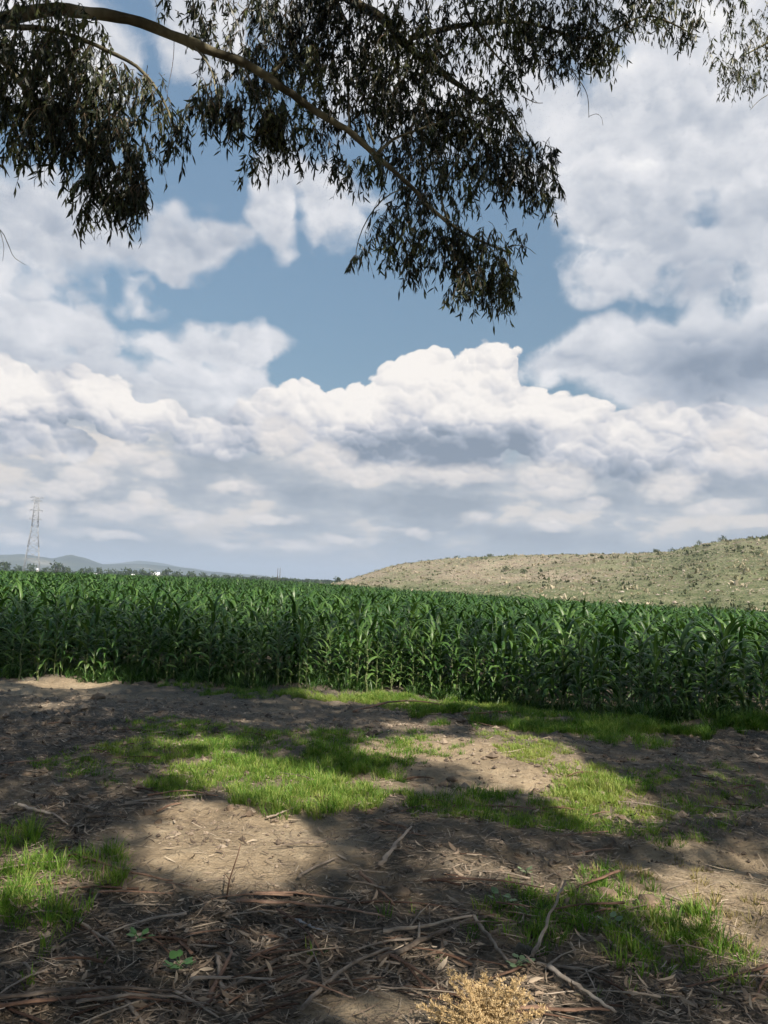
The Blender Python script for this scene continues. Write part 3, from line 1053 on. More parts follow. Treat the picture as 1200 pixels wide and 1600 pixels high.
def build_litter():
    g = Geo()
    n = 150000
    # denser near the camera
    u = rng.random(n)
    y = 2.2 * (13.5 / 2.2) ** u
    x = rng.uniform(-1, 1, n) * (.62 * y + .6)
    d = litter_and_shade(x, y)
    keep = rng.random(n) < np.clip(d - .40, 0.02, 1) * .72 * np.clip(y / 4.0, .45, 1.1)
    x, y = x[keep], y[keep]
    n = len(x)
    z = gz(x, y) + rng.uniform(.002, .022, n)
    az = rng.uniform(0, 6.28, n)
    ln = np.clip(rng.normal(.052, .021, n), .018, .11)
    P = ribbons(np.stack([x, y, z], -1), az, rng.normal(1.50, .18, n), rng.normal(0, .5, n), ln, ln * rng.uniform(.12, .30, n), 4, 3, np.array([.15, 1, .85, .08]), rng.uniform(.1, .7, n), rng.normal(0, .9, n), rng.normal(0, .5, n))
    add_ribbons(g, P, np.clip(rng.beta(1.5, 2.4, n), 0, 1))
    # splinters of bark and stem
    m = 95000
    u = rng.random(m)
    y = 2.2 * (13.0 / 2.2) ** u
    x = rng.uniform(-1, 1, m) * (.62 * y + .6)
    keep = rng.random(m) < np.clip(litter_and_shade(x, y) + .30, 0, 1) * .75 * np.clip(y / 5, .5, 1.1)
    x, y = x[keep], y[keep]
    m = len(x)
    az = rng.normal(0, .8, m) + np.where(rng.random(m) < .5, 0, np.pi)
    P = ribbons(np.stack([x, y, gz(x, y) + rng.uniform(.004, .02, m)], -1), az, rng.normal(1.54, .06, m), rng.normal(0, .15, m), np.clip(rng.gamma(1.6, .036, m), .015, .28), rng.uniform(.002, .0065, m), 3, 2, np.array([.7, 1, .5]), 0, rng.normal(0, .25, m), rng.normal(0, .4, m))
    add_ribbons(g, P, np.clip(rng.beta(1.5, 1.6, m) + .05, 0, 1))
    tag(g.obj('leaf_litter', M_LITTER), 'brown fallen eucalyptus leaves and bark splinters covering the shaded earth', 'leaf litter', kind='stuff')


build_litter()

# ------------------------------------------------------------------ the eucalyptus overhead
M_BARK = rough_mat('smooth_bark', [(.3, (.045, .04, .026)), (.45, (.095, .085, .055)), (.58, (.16, .15, .095)), (.72, (.26, .24, .17))], 3.2, 0.75, 0.01, 14, (1, 1, .6), use_tint=.4)
M_TWIG = rough_mat('dark_twig', [(.35, (.05, .035, .025)), (.6, (.12, .09, .06))], 6, 0.8)
M_EUC = leaf_mat('gum_leaf', (.010, .015, .009), (.020, .028, .013), (.090, .105, .040), 0.20, 0.45, 0.35, sat_tr=(1.8, 1.9, .6))


def gum_leaves(g, base, k=1.0, tint=.45):
    """hanging sickle leaves"""
    n = len(base)
    ln = np.clip(rng.normal(.069, .016, n), .035, .105) * k
    P = ribbons(base, rng.uniform(0, 6.28, n), np.clip(rng.normal(2.72, .32, n), 1.5, 3.14), rng.normal(0, .35, n), ln, ln * rng.uniform(.15, .23, n),
                4, 2, np.array([.15, 1, .8, .05]), curl=rng.normal(0, .5, n), roll=rng.uniform(0, 6.28, n))
    add_ribbons(g, P, np.clip(rng.normal(tint, .18, n), 0, 1))


def sprays(gl, gt, centre, rad, n_twigs, leaves=10, k=1.0, tint=.45, drop=.25):
    """drooping twigs with leaves, spread through an ellipsoid"""
    for _ in range(n_twigs):
        while True:
            q = rng.uniform(-1, 1, 3)
            if q @ q < 1:
                break
        s = np.asarray(centre) + q * rad
        a = rng.uniform(0, 6.28)
        L = drop * rng.uniform(.6, 1.4) * k
        t = np.linspace(0, 1, 5)[:, None]
        dirv = np.array([math.cos(a) * .75, math.sin(a) * .75, 0])
        path = s + t * dirv * L * .55 + np.array([0, 0, 1.0]) * (.10 * t - .85 * t ** 1.8) * L + np.array([0, 0, .45 * L])
        tube(gt, path, np.linspace(.0032, .0012, 5) * k, 3, .5, cap=False)
        m = max(3, int(rng.poisson(leaves)))
        f = rng.uniform(.08, 1.0, m)
        i = np.clip((f * 4).astype(int), 0, 3)
        fr = (f * 4 - i)[:, None]
        b = path[i] * (1 - fr) + path[i + 1] * fr
        gum_leaves(gl, b, k, tint)


def limb(g, pix, r0, r1, n=26, sides=9):
    """bough through points of the photograph, each with its depth"""
    pts = spline([list(at(px, py, Y)) for px, py, Y in pix], n)
    pts = pts + rng.normal(0, .10, pts.shape) * np.linspace(r0, r1, n)[:, None]
    rr = np.linspace(r0, r1, n) * (1 + .07 * np.sin(np.arange(n) * 1.9) + .22 * np.clip(rng.normal(0, .5, n), 0, 1) ** 2)
    tube(g, pts, rr, sides, np.clip(.5 + .3 * np.sin(np.arange(n) * .9), 0, 1).repeat(sides))
    return pts


def limb_obj(name, pix, r0, r1, n, sides):
    g = Geo()
    limb(g, pix, r0, r1, n, sides)
    return g.obj(name, M_BARK)


def blob_world(px, py, rx, ry, Y, dy):
    c = at(px, py, Y)
    s = (c - CAM).length / FPX * 1.0
    return np.array(c), np.array([rx * s * .95, dy, ry * s * .95])


def build_tree():
    root = empty('eucalyptus_tree', (-5.4, 4.6, 0))
    tag(root, 'large eucalyptus whose leafy boughs hang down across the top of the view', 'tree')
    O = np.array([-5.4, 4.6, 0])

    def loc(o):
        o.parent = root
        o.location = tuple(-O)
        return o

    gtk = Geo()
    tr = spline([(-5.4, 4.6, -.2), (-5.35, 4.6, 1.2), (-5.2, 4.7, 3.2), (-5.0, 4.75, 5.2), (-4.9, 4.2, 7.5), (-4.5, 3.0, 10.0), (-4.0, 2.0, 12.5)], 30)
    tube(gtk, tr, np.interp(np.linspace(0, 1, 30), [0, .05, .3, .6, 1], [.62, .46, .36, .27, .08]), 14, np.clip(.5 + .3 * np.sin(np.arange(30) * 1.3), 0, 1).repeat(14))
    loc(gtk.obj('trunk', M_BARK))
    # main bough along the top of the view
    gm = Geo()
    limb(gm, [(-420, 120, 5.0), (-200, 70, 5.2), (-40, 38, 5.4), (70, 16, 5.5), (140, 20, 5.55), (215, 34, 5.6), (300, 68, 5.7), (380, 98, 5.75), (435, 132, 5.8), (490, 172, 5.85),
              (545, 205, 5.9), (590, 245, 5.95), (640, 290, 6.0), (690, 340, 6.1), (740, 372, 6.2), (800, 396, 6.3)], .060, .008, 60, 10)
    bough = loc(gm.obj('bough', M_BARK))
    for pix, a, b in (([(428, 112, 5.8), (440, 100, 5.78), (448, 88, 5.75)], .016, .010),
                      ([(590, 240, 5.95), (620, 215, 6.0), (690, 190, 6.1)], .016, .006),
                      ([(545, 205, 5.9), (545, 150, 5.95), (543, 90, 6.0)], .009, .005),
                      ([(700, 345, 6.1), (690, 300, 6.2), (720, 240, 6.3)], .012, .005),
                      ([(585, 225, 5.95), (570, 170, 6.0), (600, 100, 6.1)], .010, .005),
                      ([(640, 290, 6.0), (600, 310, 5.9), (570, 350, 5.85), (556, 395, 5.8), (560, 430, 5.8)], .006, .002),
                      ([(300, 68, 5.7), (330, 110, 5.6), (340, 170, 5.6)], .009, .004),
                      ([(380, 98, 5.75), (400, 150, 5.7), (425, 200, 5.7)], .009, .004)):
        gs = Geo()
        limb(gs, pix, a, b, 12, 6)
        loc(gs.obj('side_branch', M_BARK))
    # second bough, dark, from the top middle down to the right
    g2 = Geo()
    limb(g2, [(480, -130, 6.4), (540, -10, 6.5), (600, 30, 6.55), (640, 75, 6.6), (690, 112, 6.7), (740, 150, 6.8), (790, 180, 6.9), (835, 250, 7.0)], .056, .007, 30, 8)
    loc(g2.obj('bough', M_BARK))
    loc(limb_obj('side_branch', [(640, 60, 6.6), (720, 40, 6.7), (820, 35, 6.8), (920, 60, 6.9), (1010, 25, 6.9), (1085, 55, 6.9)], .026, .005, 24, 6))
    loc(limb_obj('side_branch', [(720, -40, 6.6), (730, 20, 6.65), (770, 80, 6.7), (800, 110, 6.7)], .018, .005, 14, 6))
    loc(limb_obj('side_branch', [(880, 95, 6.9), (905, 125, 6.9), (918, 150, 6.9), (920, 184, 6.9)], .005, .0025, 10, 5))
    loc(limb_obj('side_branch', [(920, 182, 6.9), (932, 178, 6.9), (940, 184, 6.9), (942, 196, 6.9)], .0025, .0015, 10, 5))
    loc(limb_obj('side_branch', [(760, 395, 6.25), (800, 384, 6.3), (822, 386, 6.3), (838, 398, 6.3)], .005, .002, 10, 5))
    loc(limb_obj('side_branch', [(815, 150, 6.8), (835, 160, 6.85), (848, 161, 6.9)], .005, .003, 8, 5))
    # left bough that droops below the main one
    loc(limb_obj('side_branch', [(-40, 40, 5.3), (60, 44, 5.25), (110, 55, 5.2), (165, 78, 5.2), (215, 105, 5.2), (245, 140, 5.2), (262, 172, 5.2), (272, 205, 5.2)], .022, .006, 24, 7))
    loc(limb_obj('side_branch', [(-60, 30, 5.2), (0, 90, 5.1), (40, 140, 5.1), (90, 180, 5.0), (150, 240, 5.0), (175, 300, 5.0)], .028, .006, 24, 7))
    loc(limb_obj('side_branch', [(-30, 340, 4.2), (0, 358, 4.2), (14, 385, 4.2), (22, 402, 4.2), (40, 414, 4.2)], .003, .001, 10, 4))
    loc(limb_obj('side_branch', [(0, 360, 4.2), (6, 385, 4.2), (4, 408, 4.2)], .002, .001, 8, 4))
    # ribbons of shed bark hanging from the main bough
    for px, py, ln, lean in ((242, 0, 30, 4), (272, 62, 95, -10), (150, 36, 32, -1)):
        gb = Geo()
        a, b = at(px, py, 5.62), at(px + lean, py + ln, 5.66)
        t = np.linspace(0, 1, 8)[:, None]
        pth = np.array(a) * (1 - t) + np.array(b) * t + np.array([1, 0, 0]) * .010 * np.sin(t * 5)
        tube(gb, pth, np.interp(t[:, 0], [0, .3, 1], [.009, .007, .002]), 4, .2, flat=.3)
        loc(gb.obj('bark_strip', M_TWIG))
    # foliage: photograph x, y, half width, half height, depth, half thickness, twigs
    def foliage(blobs, tint=.42, k=1.0):
        gl, gt = Geo(), Geo()
        for px, py, rx, ry, Y, dy, n in blobs:
            c, r_ = blob_world(px, py, rx, ry, Y, dy)
            sprays(gl, gt, c, r_, int(n * 1.58), 13, k, float(np.clip(rng.normal(tint, .20), .15, .95)))
        tag(loc(gt.obj('twigs', M_TWIG)), kind='stuff')
        tag(loc(gl.obj('foliage', M_EUC)), kind='stuff')

    foliage([(60, 70, 90, 45, 5.3, .5, 110), (30, 130, 70, 60, 5.1, .4, 60), (90, 165, 90, 65, 5.1, .4, 110), (160, 165, 55, 45, 5.1, .3, 45), (120, 225, 75, 45, 5.0, .35, 75),
             (170, 270, 50, 45, 5.0, .25, 55), (190, 320, 38, 32, 5.0, .2, 34), (150, 330, 25, 22, 5.0, .2, 10), (132, 355, 12, 14, 5.0, .1, 4), (205, 330, 24, 20, 5.0, .15, 8), (30, 205, 45, 40, 5.1, .3, 30), (60, 245, 36, 26, 5.0, .3, 10), (215, 150, 36, 34, 5.15, .2, 16),
             (255, 195, 32, 30, 5.2, .15, 16), (275, 235, 20, 20, 5.2, .1, 9), (120, 70, 40, 25, 5.2, .2, 20), (-60, 160, 80, 120, 5.1, .4, 60), (215, 245, 26, 22, 5.1, .2, 9)], .44)
    foliage([(300, 25, 45, 30, 5.9, .3, 14), (345, 70, 50, 55, 6.0, .35, 26), (340, 182, 38, 26, 5.6, .25, 58), (400, 60, 50, 60, 6.1, .35, 32), (455, 45, 60, 70, 6.2, .4, 120), (395, 130, 38, 32, 6.0, .3, 34),
             (430, 208, 34, 24, 5.7, .2, 58), (410, 185, 40, 30, 5.8, .2, 14), (392, 268, 14, 12, 5.7, .1, 7), (450, 250, 26, 22, 5.8, .2, 9), (480, 150, 60, 55, 6.1, .35, 60), (515, 60, 60, 70, 6.3, .4, 130), (510, 235, 26, 45, 6.0, .2, 18), (545, 285, 22, 26, 5.9, .15, 12), (575, 60, 50, 70, 6.4, .4, 55),
             (560, 170, 40, 50, 6.1, .3, 30), (560, 412, 6, 12, 5.8, .05, 4), (585, 270, 25, 35, 5.95, .2, 14)], .40)
    foliage([(620, 110, 62, 75, 6.5, .4, 140), (670, 60, 60, 70, 6.6, .4, 60), (615, 185, 55, 55, 6.3, .35, 50), (690, 170, 65, 60, 6.5, .4, 90), (650, 245, 60, 55, 6.3, .35, 55), (730, 215, 72, 55, 6.6, .4, 125), (770, 165, 45, 35, 6.8, .3, 40),
             (790, 255, 60, 45, 6.7, .3, 60), (830, 295, 38, 32, 6.8, .25, 32), (850, 255, 22, 18, 6.9, .15, 12), (855, 320, 18, 20, 6.8, .15, 10), (700, 300, 65, 40, 6.3, .3, 50), (640, 335, 40, 40, 6.1, .3, 24), (625, 385, 45, 30, 6.1, .25, 34), (640, 425, 20, 18, 6.1, .15, 9),
             (690, 395, 50, 40, 6.2, .25, 46), (745, 410, 50, 36, 6.2, .25, 50), (735, 460, 34, 22, 6.2, .2, 26), (775, 285, 45, 35, 6.6, .3, 30), (605, 350, 22, 30, 6.0, .2, 10), (815, 388, 16, 10, 6.3, .1, 4)], .40)
    foliage([(785, 440, 26, 34, 6.25, .2, 30), (770, 478, 26, 14, 6.25, .15, 14)], .72)
    foliage([(730, 30, 70, 50, 6.6, .4, 55), (790, 70, 65, 50, 6.7, .4, 70), (850, 65, 60, 45, 6.8, .35, 60), (900, 80, 50, 38, 6.9, .3, 44), (935, 100, 26, 22, 6.9, .2, 16), (850, 20, 80, 40, 6.9, .4, 50), (940, 35, 60, 40, 6.9, .35, 44), (1000, 20, 50, 32, 6.9, .3, 34),
             (1050, 22, 50, 26, 6.9, .3, 30), (1075, 50, 20, 24, 6.9, .15, 14), (1120, 5, 40, 14, 6.9, .2, 12), (830, 112, 40, 20, 6.8, .2, 12)], .50)
    # unseen crown above and behind the camera, gapped to throw the dappled shade
    lit = [(365, 1318, 138, 58, 1.25), (300, 1262, 70, 24, .9), (420, 1395, 80, 22, .7), (350, 1190, 80, 24, .9), (460, 1225, 160, 40, .8), (690, 1172, 130, 17, 1.1), (790, 1200, 60, 30, 1.1), (915, 1236, 85, 42, 1.25), (820, 1168, 70, 24, 1.2),
           (575, 1078, 100, 20, 1.4), (640, 1093, 160, 13, 1.3), (760, 1106, 70, 8, 1.1), (745, 1100, 70, 9, 1.0), (110, 1070, 80, 10, 1.2), (150, 1094, 34, 9, 1.1), (1110, 1385, 110, 36, 1.1), (1175, 1470, 70, 55, 1.1), (1190, 1335, 70, 14, .9), (570, 1597, 80, 22, 1.2), (30, 1375, 110, 60, .60),
           (640, 1140, 60, 10, .7), (765, 1585, 130, 50, 1.3), (770, 1520, 90, 26, 1.0), (60, 1110, 60, 10, .8), (1100, 1310, 60, 14, .6)]
    n = 190000
    gx, gy = rng.uniform(-12.5, 12.5, n), rng.uniform(1.0, 21.5, n)
    L = np.zeros(n)
    for px, py, rx, ry, w in lit:
        L = np.maximum(L, np.sqrt(ell(gx, gy, px, py, rx, ry, 1.25)) * w)
    L = L + (fbm(gx * 1.5, gy * 1.5, 4, 51, .6) - .5) * .85
    L = np.maximum(L, np.where(fbm(gx * .9, gy * .9, 4, 57) > .735, 1, 0))
    far = sstep(gy - edge_y(gx) + (fbm(gx * .5, gy * .5, 3, 55) - .5) * 4, 1.9, 4.6)
    keep = (L < .42) & (rng.random(n) > far)
    gx, gy = gx[keep], gy[keep]
    n = len(gx)
    h = np.clip(rng.normal(9.2, 1.1, n), 6.8, 12.5)
    h = np.maximum(h, 3.2 + .50 * gy)
    dd = np.array(SUN_DIR) / SUN_DIR.z
    c = np.stack([gx, gy, np.zeros(n)], -1) + dd * h[:, None]
    # keep clear of the view, also from a few steps to the side
    lo = 12000
    a_, r_ = rng.uniform(R(95), R(265), lo), rng.uniform(6.5, 13, lo)
    back = np.stack([r_ * np.sin(a_) * 1.2, r_ * np.cos(a_), rng.uniform(1.2, 1.0 + r_ * .62)], -1)  # low unseen leaves added behind the camera to block sky light
    c = np.concatenate([c, back])
    okv = c[:, 2] > 1.7 + np.maximum(c[:, 1] + 1.5, 0) * .92
    c = c[okv]
    n = len(c)
    P = ribbons(c, rng.uniform(0, 6.28, n), rng.normal(2.2, .5, n), rng.normal(0, .4, n), rng.uniform(.16, .30, n), rng.uniform(.05, .085, n), 3, 2, np.array([.3, 1, .1]), roll=rng.uniform(0, 6.28, n))
    g5 = Geo()
    add_ribbons(g5, P, np.clip(rng.normal(.45, .18, n), 0, 1))
    tag(loc(g5.obj('crown', M_EUC)), kind='stuff')
    for k_ in range(12):
        g6 = Geo()
        e = c[int(rng.integers(0, n))]
        s = tr[int(rng.integers(14, 26))]
        md = (s + e) / 2 + np.array([0, 0, .8])
        if md[2] > 1.7 + max(md[1] + 1, 0) * .95:
            path = spline([s, md, e], 14)
            fall = path - dd * path[:, 2:3]
            if max(ell(fall[:, 0], fall[:, 1], px, py, rx, ry, 1.5).max() for px, py, rx, ry, w in lit[:6]) > 0:
                continue
            tube(g6, path, np.linspace(.11, .02, 14), 7, .5)
            loc(g6.obj('bough', M_BARK))


build_tree()


def build_right_tree():
    root = empty('eucalyptus_tree', (9.5, 5.0, 0))
    tag(root, 'second eucalyptus of which only a thin pale spray shows at the top right corner', 'tree')
    O = np.array([9.5, 5.0, 0])

    def loc(o):
        o.parent = root
        o.location = tuple(-O)
        return o

    g = Geo()
    tr = spline([(9.5, 5.0, -.2), (9.5, 5.0, 1.5), (9.3, 5.2, 4), (9.0, 5.6, 7), (8.8, 5.0, 10)], 20)
    tube(g, tr, np.interp(np.linspace(0, 1, 20), [0, .06, .5, 1], [.5, .38, .26, .07]), 12, np.clip(.5 + .3 * np.sin(np.arange(20) * 1.3), 0, 1).repeat(12))
    loc(g.obj('trunk', M_BARK))
    g = Geo()
    limb(g, [(1560, -120, 7.2), (1400, -40, 7.6), (1270, 20, 7.9), (1210, 60, 8.0), (1165, 85, 8.0)], .05, .006, 20, 6)
    loc(g.obj('bough', M_BARK))
    loc(limb_obj('side_branch', [(1230, 130, 8.0), (1200, 148, 8.0), (1185, 158, 8.0), (1172, 172, 8.0)], .006, .002, 10, 5))
    gl, gt = Geo(), Geo()
    for px, py, rx, ry, Y, dy, n in ((1148, 85, 34, 42, 8.0, .3, 60), (1185, 60, 30, 40, 8.0, .3, 48), (1155, 130, 26, 22, 8.0, .2, 26), (1192, 112, 24, 30, 8.0, .25, 30), (1240, 70, 50, 60, 8.0, .4, 40)):
        c, r_ = blob_world(px, py, rx, ry, Y, dy)
        sprays(gl, gt, c, r_, n, 10, .85, .6)
    tag(loc(gt.obj('twigs', M_TWIG)), kind='stuff')
    tag(loc(gl.obj('foliage', M_EUC)), kind='stuff')


build_right_tree()

# ------------------------------------------------------------------ bushes and far trees
M_CROWN = leaf_mat('far_foliage', (.016, .030, .014), (.034, .055, .022), (.075, .095, .035), 0.15, 0.6, 0.2)
M_SCRUB = leaf_mat('scrub_leaf', (.030, .048, .020), (.065, .085, .034), (.13, .14, .06), 0.15, 0.7, 0.15)
M_TRUNK = rough_mat('far_trunk', [(.4, (.06, .045, .03)), (.6, (.12, .09, .06))], 3.0, 0.9)


def crown_geo(w, h, z0, n=170, leaf=.16, lobes=6, seed=0):
    r = np.random.default_rng(seed)
    g = Geo()
    c = np.stack([r.uniform(-.55, .55, lobes) * w / 2, r.uniform(-.55, .55, lobes) * w / 2, z0 + h * r.uniform(.3, .72, lobes)], -1)
    rad = r.uniform(.28, .46, lobes) * min(w, h * 1.4)
    i = r.integers(0, lobes, n)
    d = r.normal(size=(n, 3))
    d /= np.linalg.norm(d, axis=1)[:, None]
    p = c[i] + d * (rad[i] * r.uniform(.55, 1.08, n))[:, None] * np.array([1, 1, .75])
    p[:, 2] = np.maximum(p[:, 2], z0 * .6)
    s = leaf * w * r.uniform(.6, 1.4, n)
    a, b = r.normal(size=(n, 3)), r.normal(size=(n, 3))
    a /= np.linalg.norm(a, axis=1)[:, None]
    b = np.cross(a, b)
    b /= np.linalg.norm(b, axis=1)[:, None]
    a, b = a * s[:, None] * .5, b * s[:, None] * .35
    v = np.stack([p - a, p - b * .8, p + a, p + b], 1)
    g.add(v.reshape(-1, 3), np.arange(n * 4).reshape(-1, 4), tint=np.clip(r.normal(.45, .2, n), 0, 1).repeat(4))
    return g


def tree_proto(name, mat, w, h, seed, n=170, stem=.25):
    root = empty(name, (0, 0, -60))
    crown_geo(w, h * (1 - stem), h * stem, n, .15, 7, seed).obj('crown', mat, root)
    g = Geo()
    tube(g, [(0, 0, -.3), (.03 * w, 0, h * stem), (.05 * w, .02 * w, h * .6)], [.035 * w, .03 * w, .012 * w], 6)
    r = np.random.default_rng(seed + 3)
    for q in range(3):
        a = r.uniform(0, 6.28)
        tube(g, [(.03 * w, 0, h * stem), (.2 * w * math.cos(a), .2 * w * math.sin(a), h * .6)], [.02 * w, .008 * w], 5)
    g.obj('trunk', M_TRUNK, root)
    return root


class Stand:
    """hands out a prototype once, then copies"""

    def __init__(self, protos):
        self.p, self.used = protos, set()

    def put(self, v, loc, rz, s, label, cat, group=None):
        if v in self.used:
            o = copy_thing(self.p[v], loc, rz, s)
        else:
            self.used.add(v)
            o = self.p[v]
            o.location, o.rotation_euler, o.scale = loc, (0, 0, rz), (s,) * 3
        for key in ('label', 'group'):
            if key in o:
                del o[key]
        return tag(o, label, cat, group)


far = Stand([tree_proto('field_tree', M_CROWN, 1.0, .72, s, 190, .12) for s in (1, 2, 3, 4, 5)])
# photograph x, y of the crown's top, width, height down to the base, distance
for i, (px, py, w, base, d, lab) in enumerate((
        (6, 881, 20, 896, 420, 'dark rounded tree at the extreme left end of the horizon, left of the steel tower'),
        (88, 884, 20, 899, 430, 'dark tree beside the steel tower, on its right, standing above the maize'),
        (104, 890, 18, 900, 450, None), (30, 889, 14, 898, 520, None), (48, 886, 12, 898, 380, 'low bushy tree right under the foot of the steel tower'), (70, 889, 12, 898, 520, None), (130, 891, 14, 900, 520, None),
        (155, 891, 12, 901, 450, 'small dark round tree between the steel tower and the white roofs'), (140, 892, 12, 901, 540, None), (172, 893, 14, 902, 560, None), (186, 894, 12, 902, 560, None),
        (198, 892, 17, 904, 440, 'tree just left of the small white shed on the horizon'), (212, 895, 8, 904, 440, None), (221, 895, 12, 905, 430, 'tree between the small white shed and the large white roof'), (233, 895, 16, 905, 430, 'tree partly in front of the large white roof on the horizon'),
        (258, 892, 17, 906, 430, 'tall tree just right of the large white roof on the horizon'), (277, 896, 14, 906, 430, 'second tree right of the large white roof'), (298, 897, 14, 907, 450, None), (318, 899, 12, 907, 520, None), (336, 900, 12, 908, 520, None), (354, 900, 14, 908, 520, None),
        (372, 901, 12, 909, 500, 'low dark tree towards the two poles on the horizon'), (395, 903, 16, 910, 480, None), (412, 904, 14, 910, 460, None), (427, 904, 14, 911, 460, None), (443, 904, 14, 911, 460, 'broad low tree close behind the two poles'), (455, 906, 10, 912, 440, None),
        (479, 907, 11, 913, 420, 'round tree alone right of the two poles on the horizon'), (494, 909, 10, 914, 420, None), (511, 910, 12, 914, 400, None), (528, 904, 12, 914, 300, 'dark bush where the horizon meets the left end of the hill'))):
    p = at(px, base, d)
    hh = (base - py + 1) * d / FPX
    s = max(w * 1.15 * d / FPX, .5)
    p = Vector((p.x, p.y, min(p.z, 1.0) - .25))
    o = far.put(i % 5, p, rng.uniform(0, 6.28), s, lab or 'small hazy tree in the row along the far edge of the field', 'tree', None if lab else 'far trees along the horizon')
    o.scale = (s, s, max(hh / .72, .4) * 1.35)


def clump_strip(name, pts, h, n, mat, label, cat, leaf=.5):
    """far wood or scrub that reads as one mass"""
    g = Geo()
    pts = np.asarray(pts)
    i = rng.integers(0, len(pts), n)
    p = pts[i] + rng.normal(0, 1, (n, 3)) * np.array([leaf * 2, leaf * 2, 0])
    p[:, 2] += rng.random(n) ** 1.4 * h
    s = leaf * rng.uniform(.5, 1.4, n)
    a, b = rng.normal(size=(n, 3)), rng.normal(size=(n, 3))
    a /= np.linalg.norm(a, axis=1)[:, None]
    b = np.cross(a, b)
    b /= np.linalg.norm(b, axis=1)[:, None]
    v = np.stack([p - a * s[:, None], p - b * s[:, None] * .7, p + a * s[:, None], p + b * s[:, None] * .7], 1)
    g.add(v.reshape(-1, 3), np.arange(n * 4).reshape(-1, 4), tint=np.clip(rng.normal(.4, .2, n), 0, 1).repeat(4))
    tag(g.obj(name, mat), label, cat, kind='stuff')


W = []
for px in np.linspace(-300, 560, 500):
    d = 640 + 60 * math.sin(px * .013)
    p = at(px, HZ(px) + 2, d)
    W.append((p.x, p.y, -.3))
clump_strip('far_woodland', W, 2.3, 7000, M_CROWN, 'thin belt of woodland along the far side of the plain', 'woodland', 1.3)

# hill scrub: small tufts that cover the slope
def hill_tufts():
    g = Geo()
    n = 34000
    i = rng.integers(0, 112, n)
    j = rng.integers(0, HX.shape[1] - 1, n)
    x, y, z = HX[i, j], HY[i, j], HZZ[i, j]
    x = x + rng.normal(0, .8, n)
    y = y + rng.normal(0, .8, n)
    px = 600 + FPX * x / y
    keep = rng.random(n) < .25 + 1.1 * fbm(x * .06, y * .06, 3, 71) * (.5 + .5 * sstep(px, 700, 1100))
    x, y, z, px = x[keep], y[keep], z[keep], px[keep]
    n = len(x)
    k_ = 7
    c = np.repeat(np.stack([x, y, z - .12], -1), k_, 0)
    s = np.repeat(np.clip(rng.gamma(2, .15, n), .12, 1.5), k_)
    m = n * k_
    P = ribbons(c + rng.normal(0, .16, (m, 3)) * np.array([1, 1, 0]) * s[:, None] * 2, rng.uniform(0, 6.28, m), rng.uniform(.1, .8, m), rng.uniform(.2, .8, m), s * rng.uniform(.6, 1.1, m), s * rng.uniform(.25, .5, m), 3, 2, np.array([.7, 1, .2]))
    wet = fbm(x * .10, y * .10, 4, 73, .6)
    add_ribbons(g, P, np.repeat(np.clip(.5 - (wet - .47) * 3.4 + rng.normal(0, .16, n) - .10 * sstep(px, 800, 1100), 0, 1), k_))
    tag(g.obj('hill_scrub', M_HTUFT), 'dry tussocks and low green scrub scattered over the stony hill', 'scrub', kind='stuff')


M_HTUFT = leaf_mat('tussock', (.065, .078, .036), (.18, .17, .10), (.39, .335, .245), 0.1, 0.8, 0.1)
hill_tufts()
# stones lying on the slope
def hill_stones():
    g = Geo()
    n = 7000
    i = rng.integers(10, 112, n)
    j = rng.integers(0, HX.shape[1] - 1, n)
    x, y, z = HX[i, j] + rng.normal(0, .8, n), HY[i, j] + rng.normal(0, .8, n), HZZ[i, j]
    s = np.clip(rng.gamma(2.2, .10, n), .1, .7)
    oct_ = np.array([[1, 0, 0], [0, 1, 0], [-1, 0, 0], [0, -1, 0], [0, 0, 1], [0, 0, -1.0]])
    v = np.stack([x, y, z + s * .15], -1)[:, None] + oct_[None] * rng.uniform(.6, 1.2, (n, 6, 1)) * s[:, None, None] * np.array([.6, .6, .45])
    f = np.array([[0, 1, 4], [1, 2, 4], [2, 3, 4], [3, 0, 4], [1, 0, 5], [2, 1, 5], [3, 2, 5], [0, 3, 5]])
    g.add(v.reshape(-1, 3), tris=(f[None] + np.arange(n)[:, None, None] * 6).reshape(-1, 3), tint=np.clip(rng.normal(.5, .2, n), 0, 1).repeat(6))
    tag(g.obj('hill_stones', M_HSTONE, smooth=False), 'pale pinkish stones strewn over the hillside', 'stones', kind='stuff')


M_HSTONE = rough_mat('hill_stone', [(.3, (.20, .165, .13)), (.5, (.30, .25, .205)), (.7, (.42, .36, .305))], 1.5, 0.9, use_tint=.5)
hill_stones()

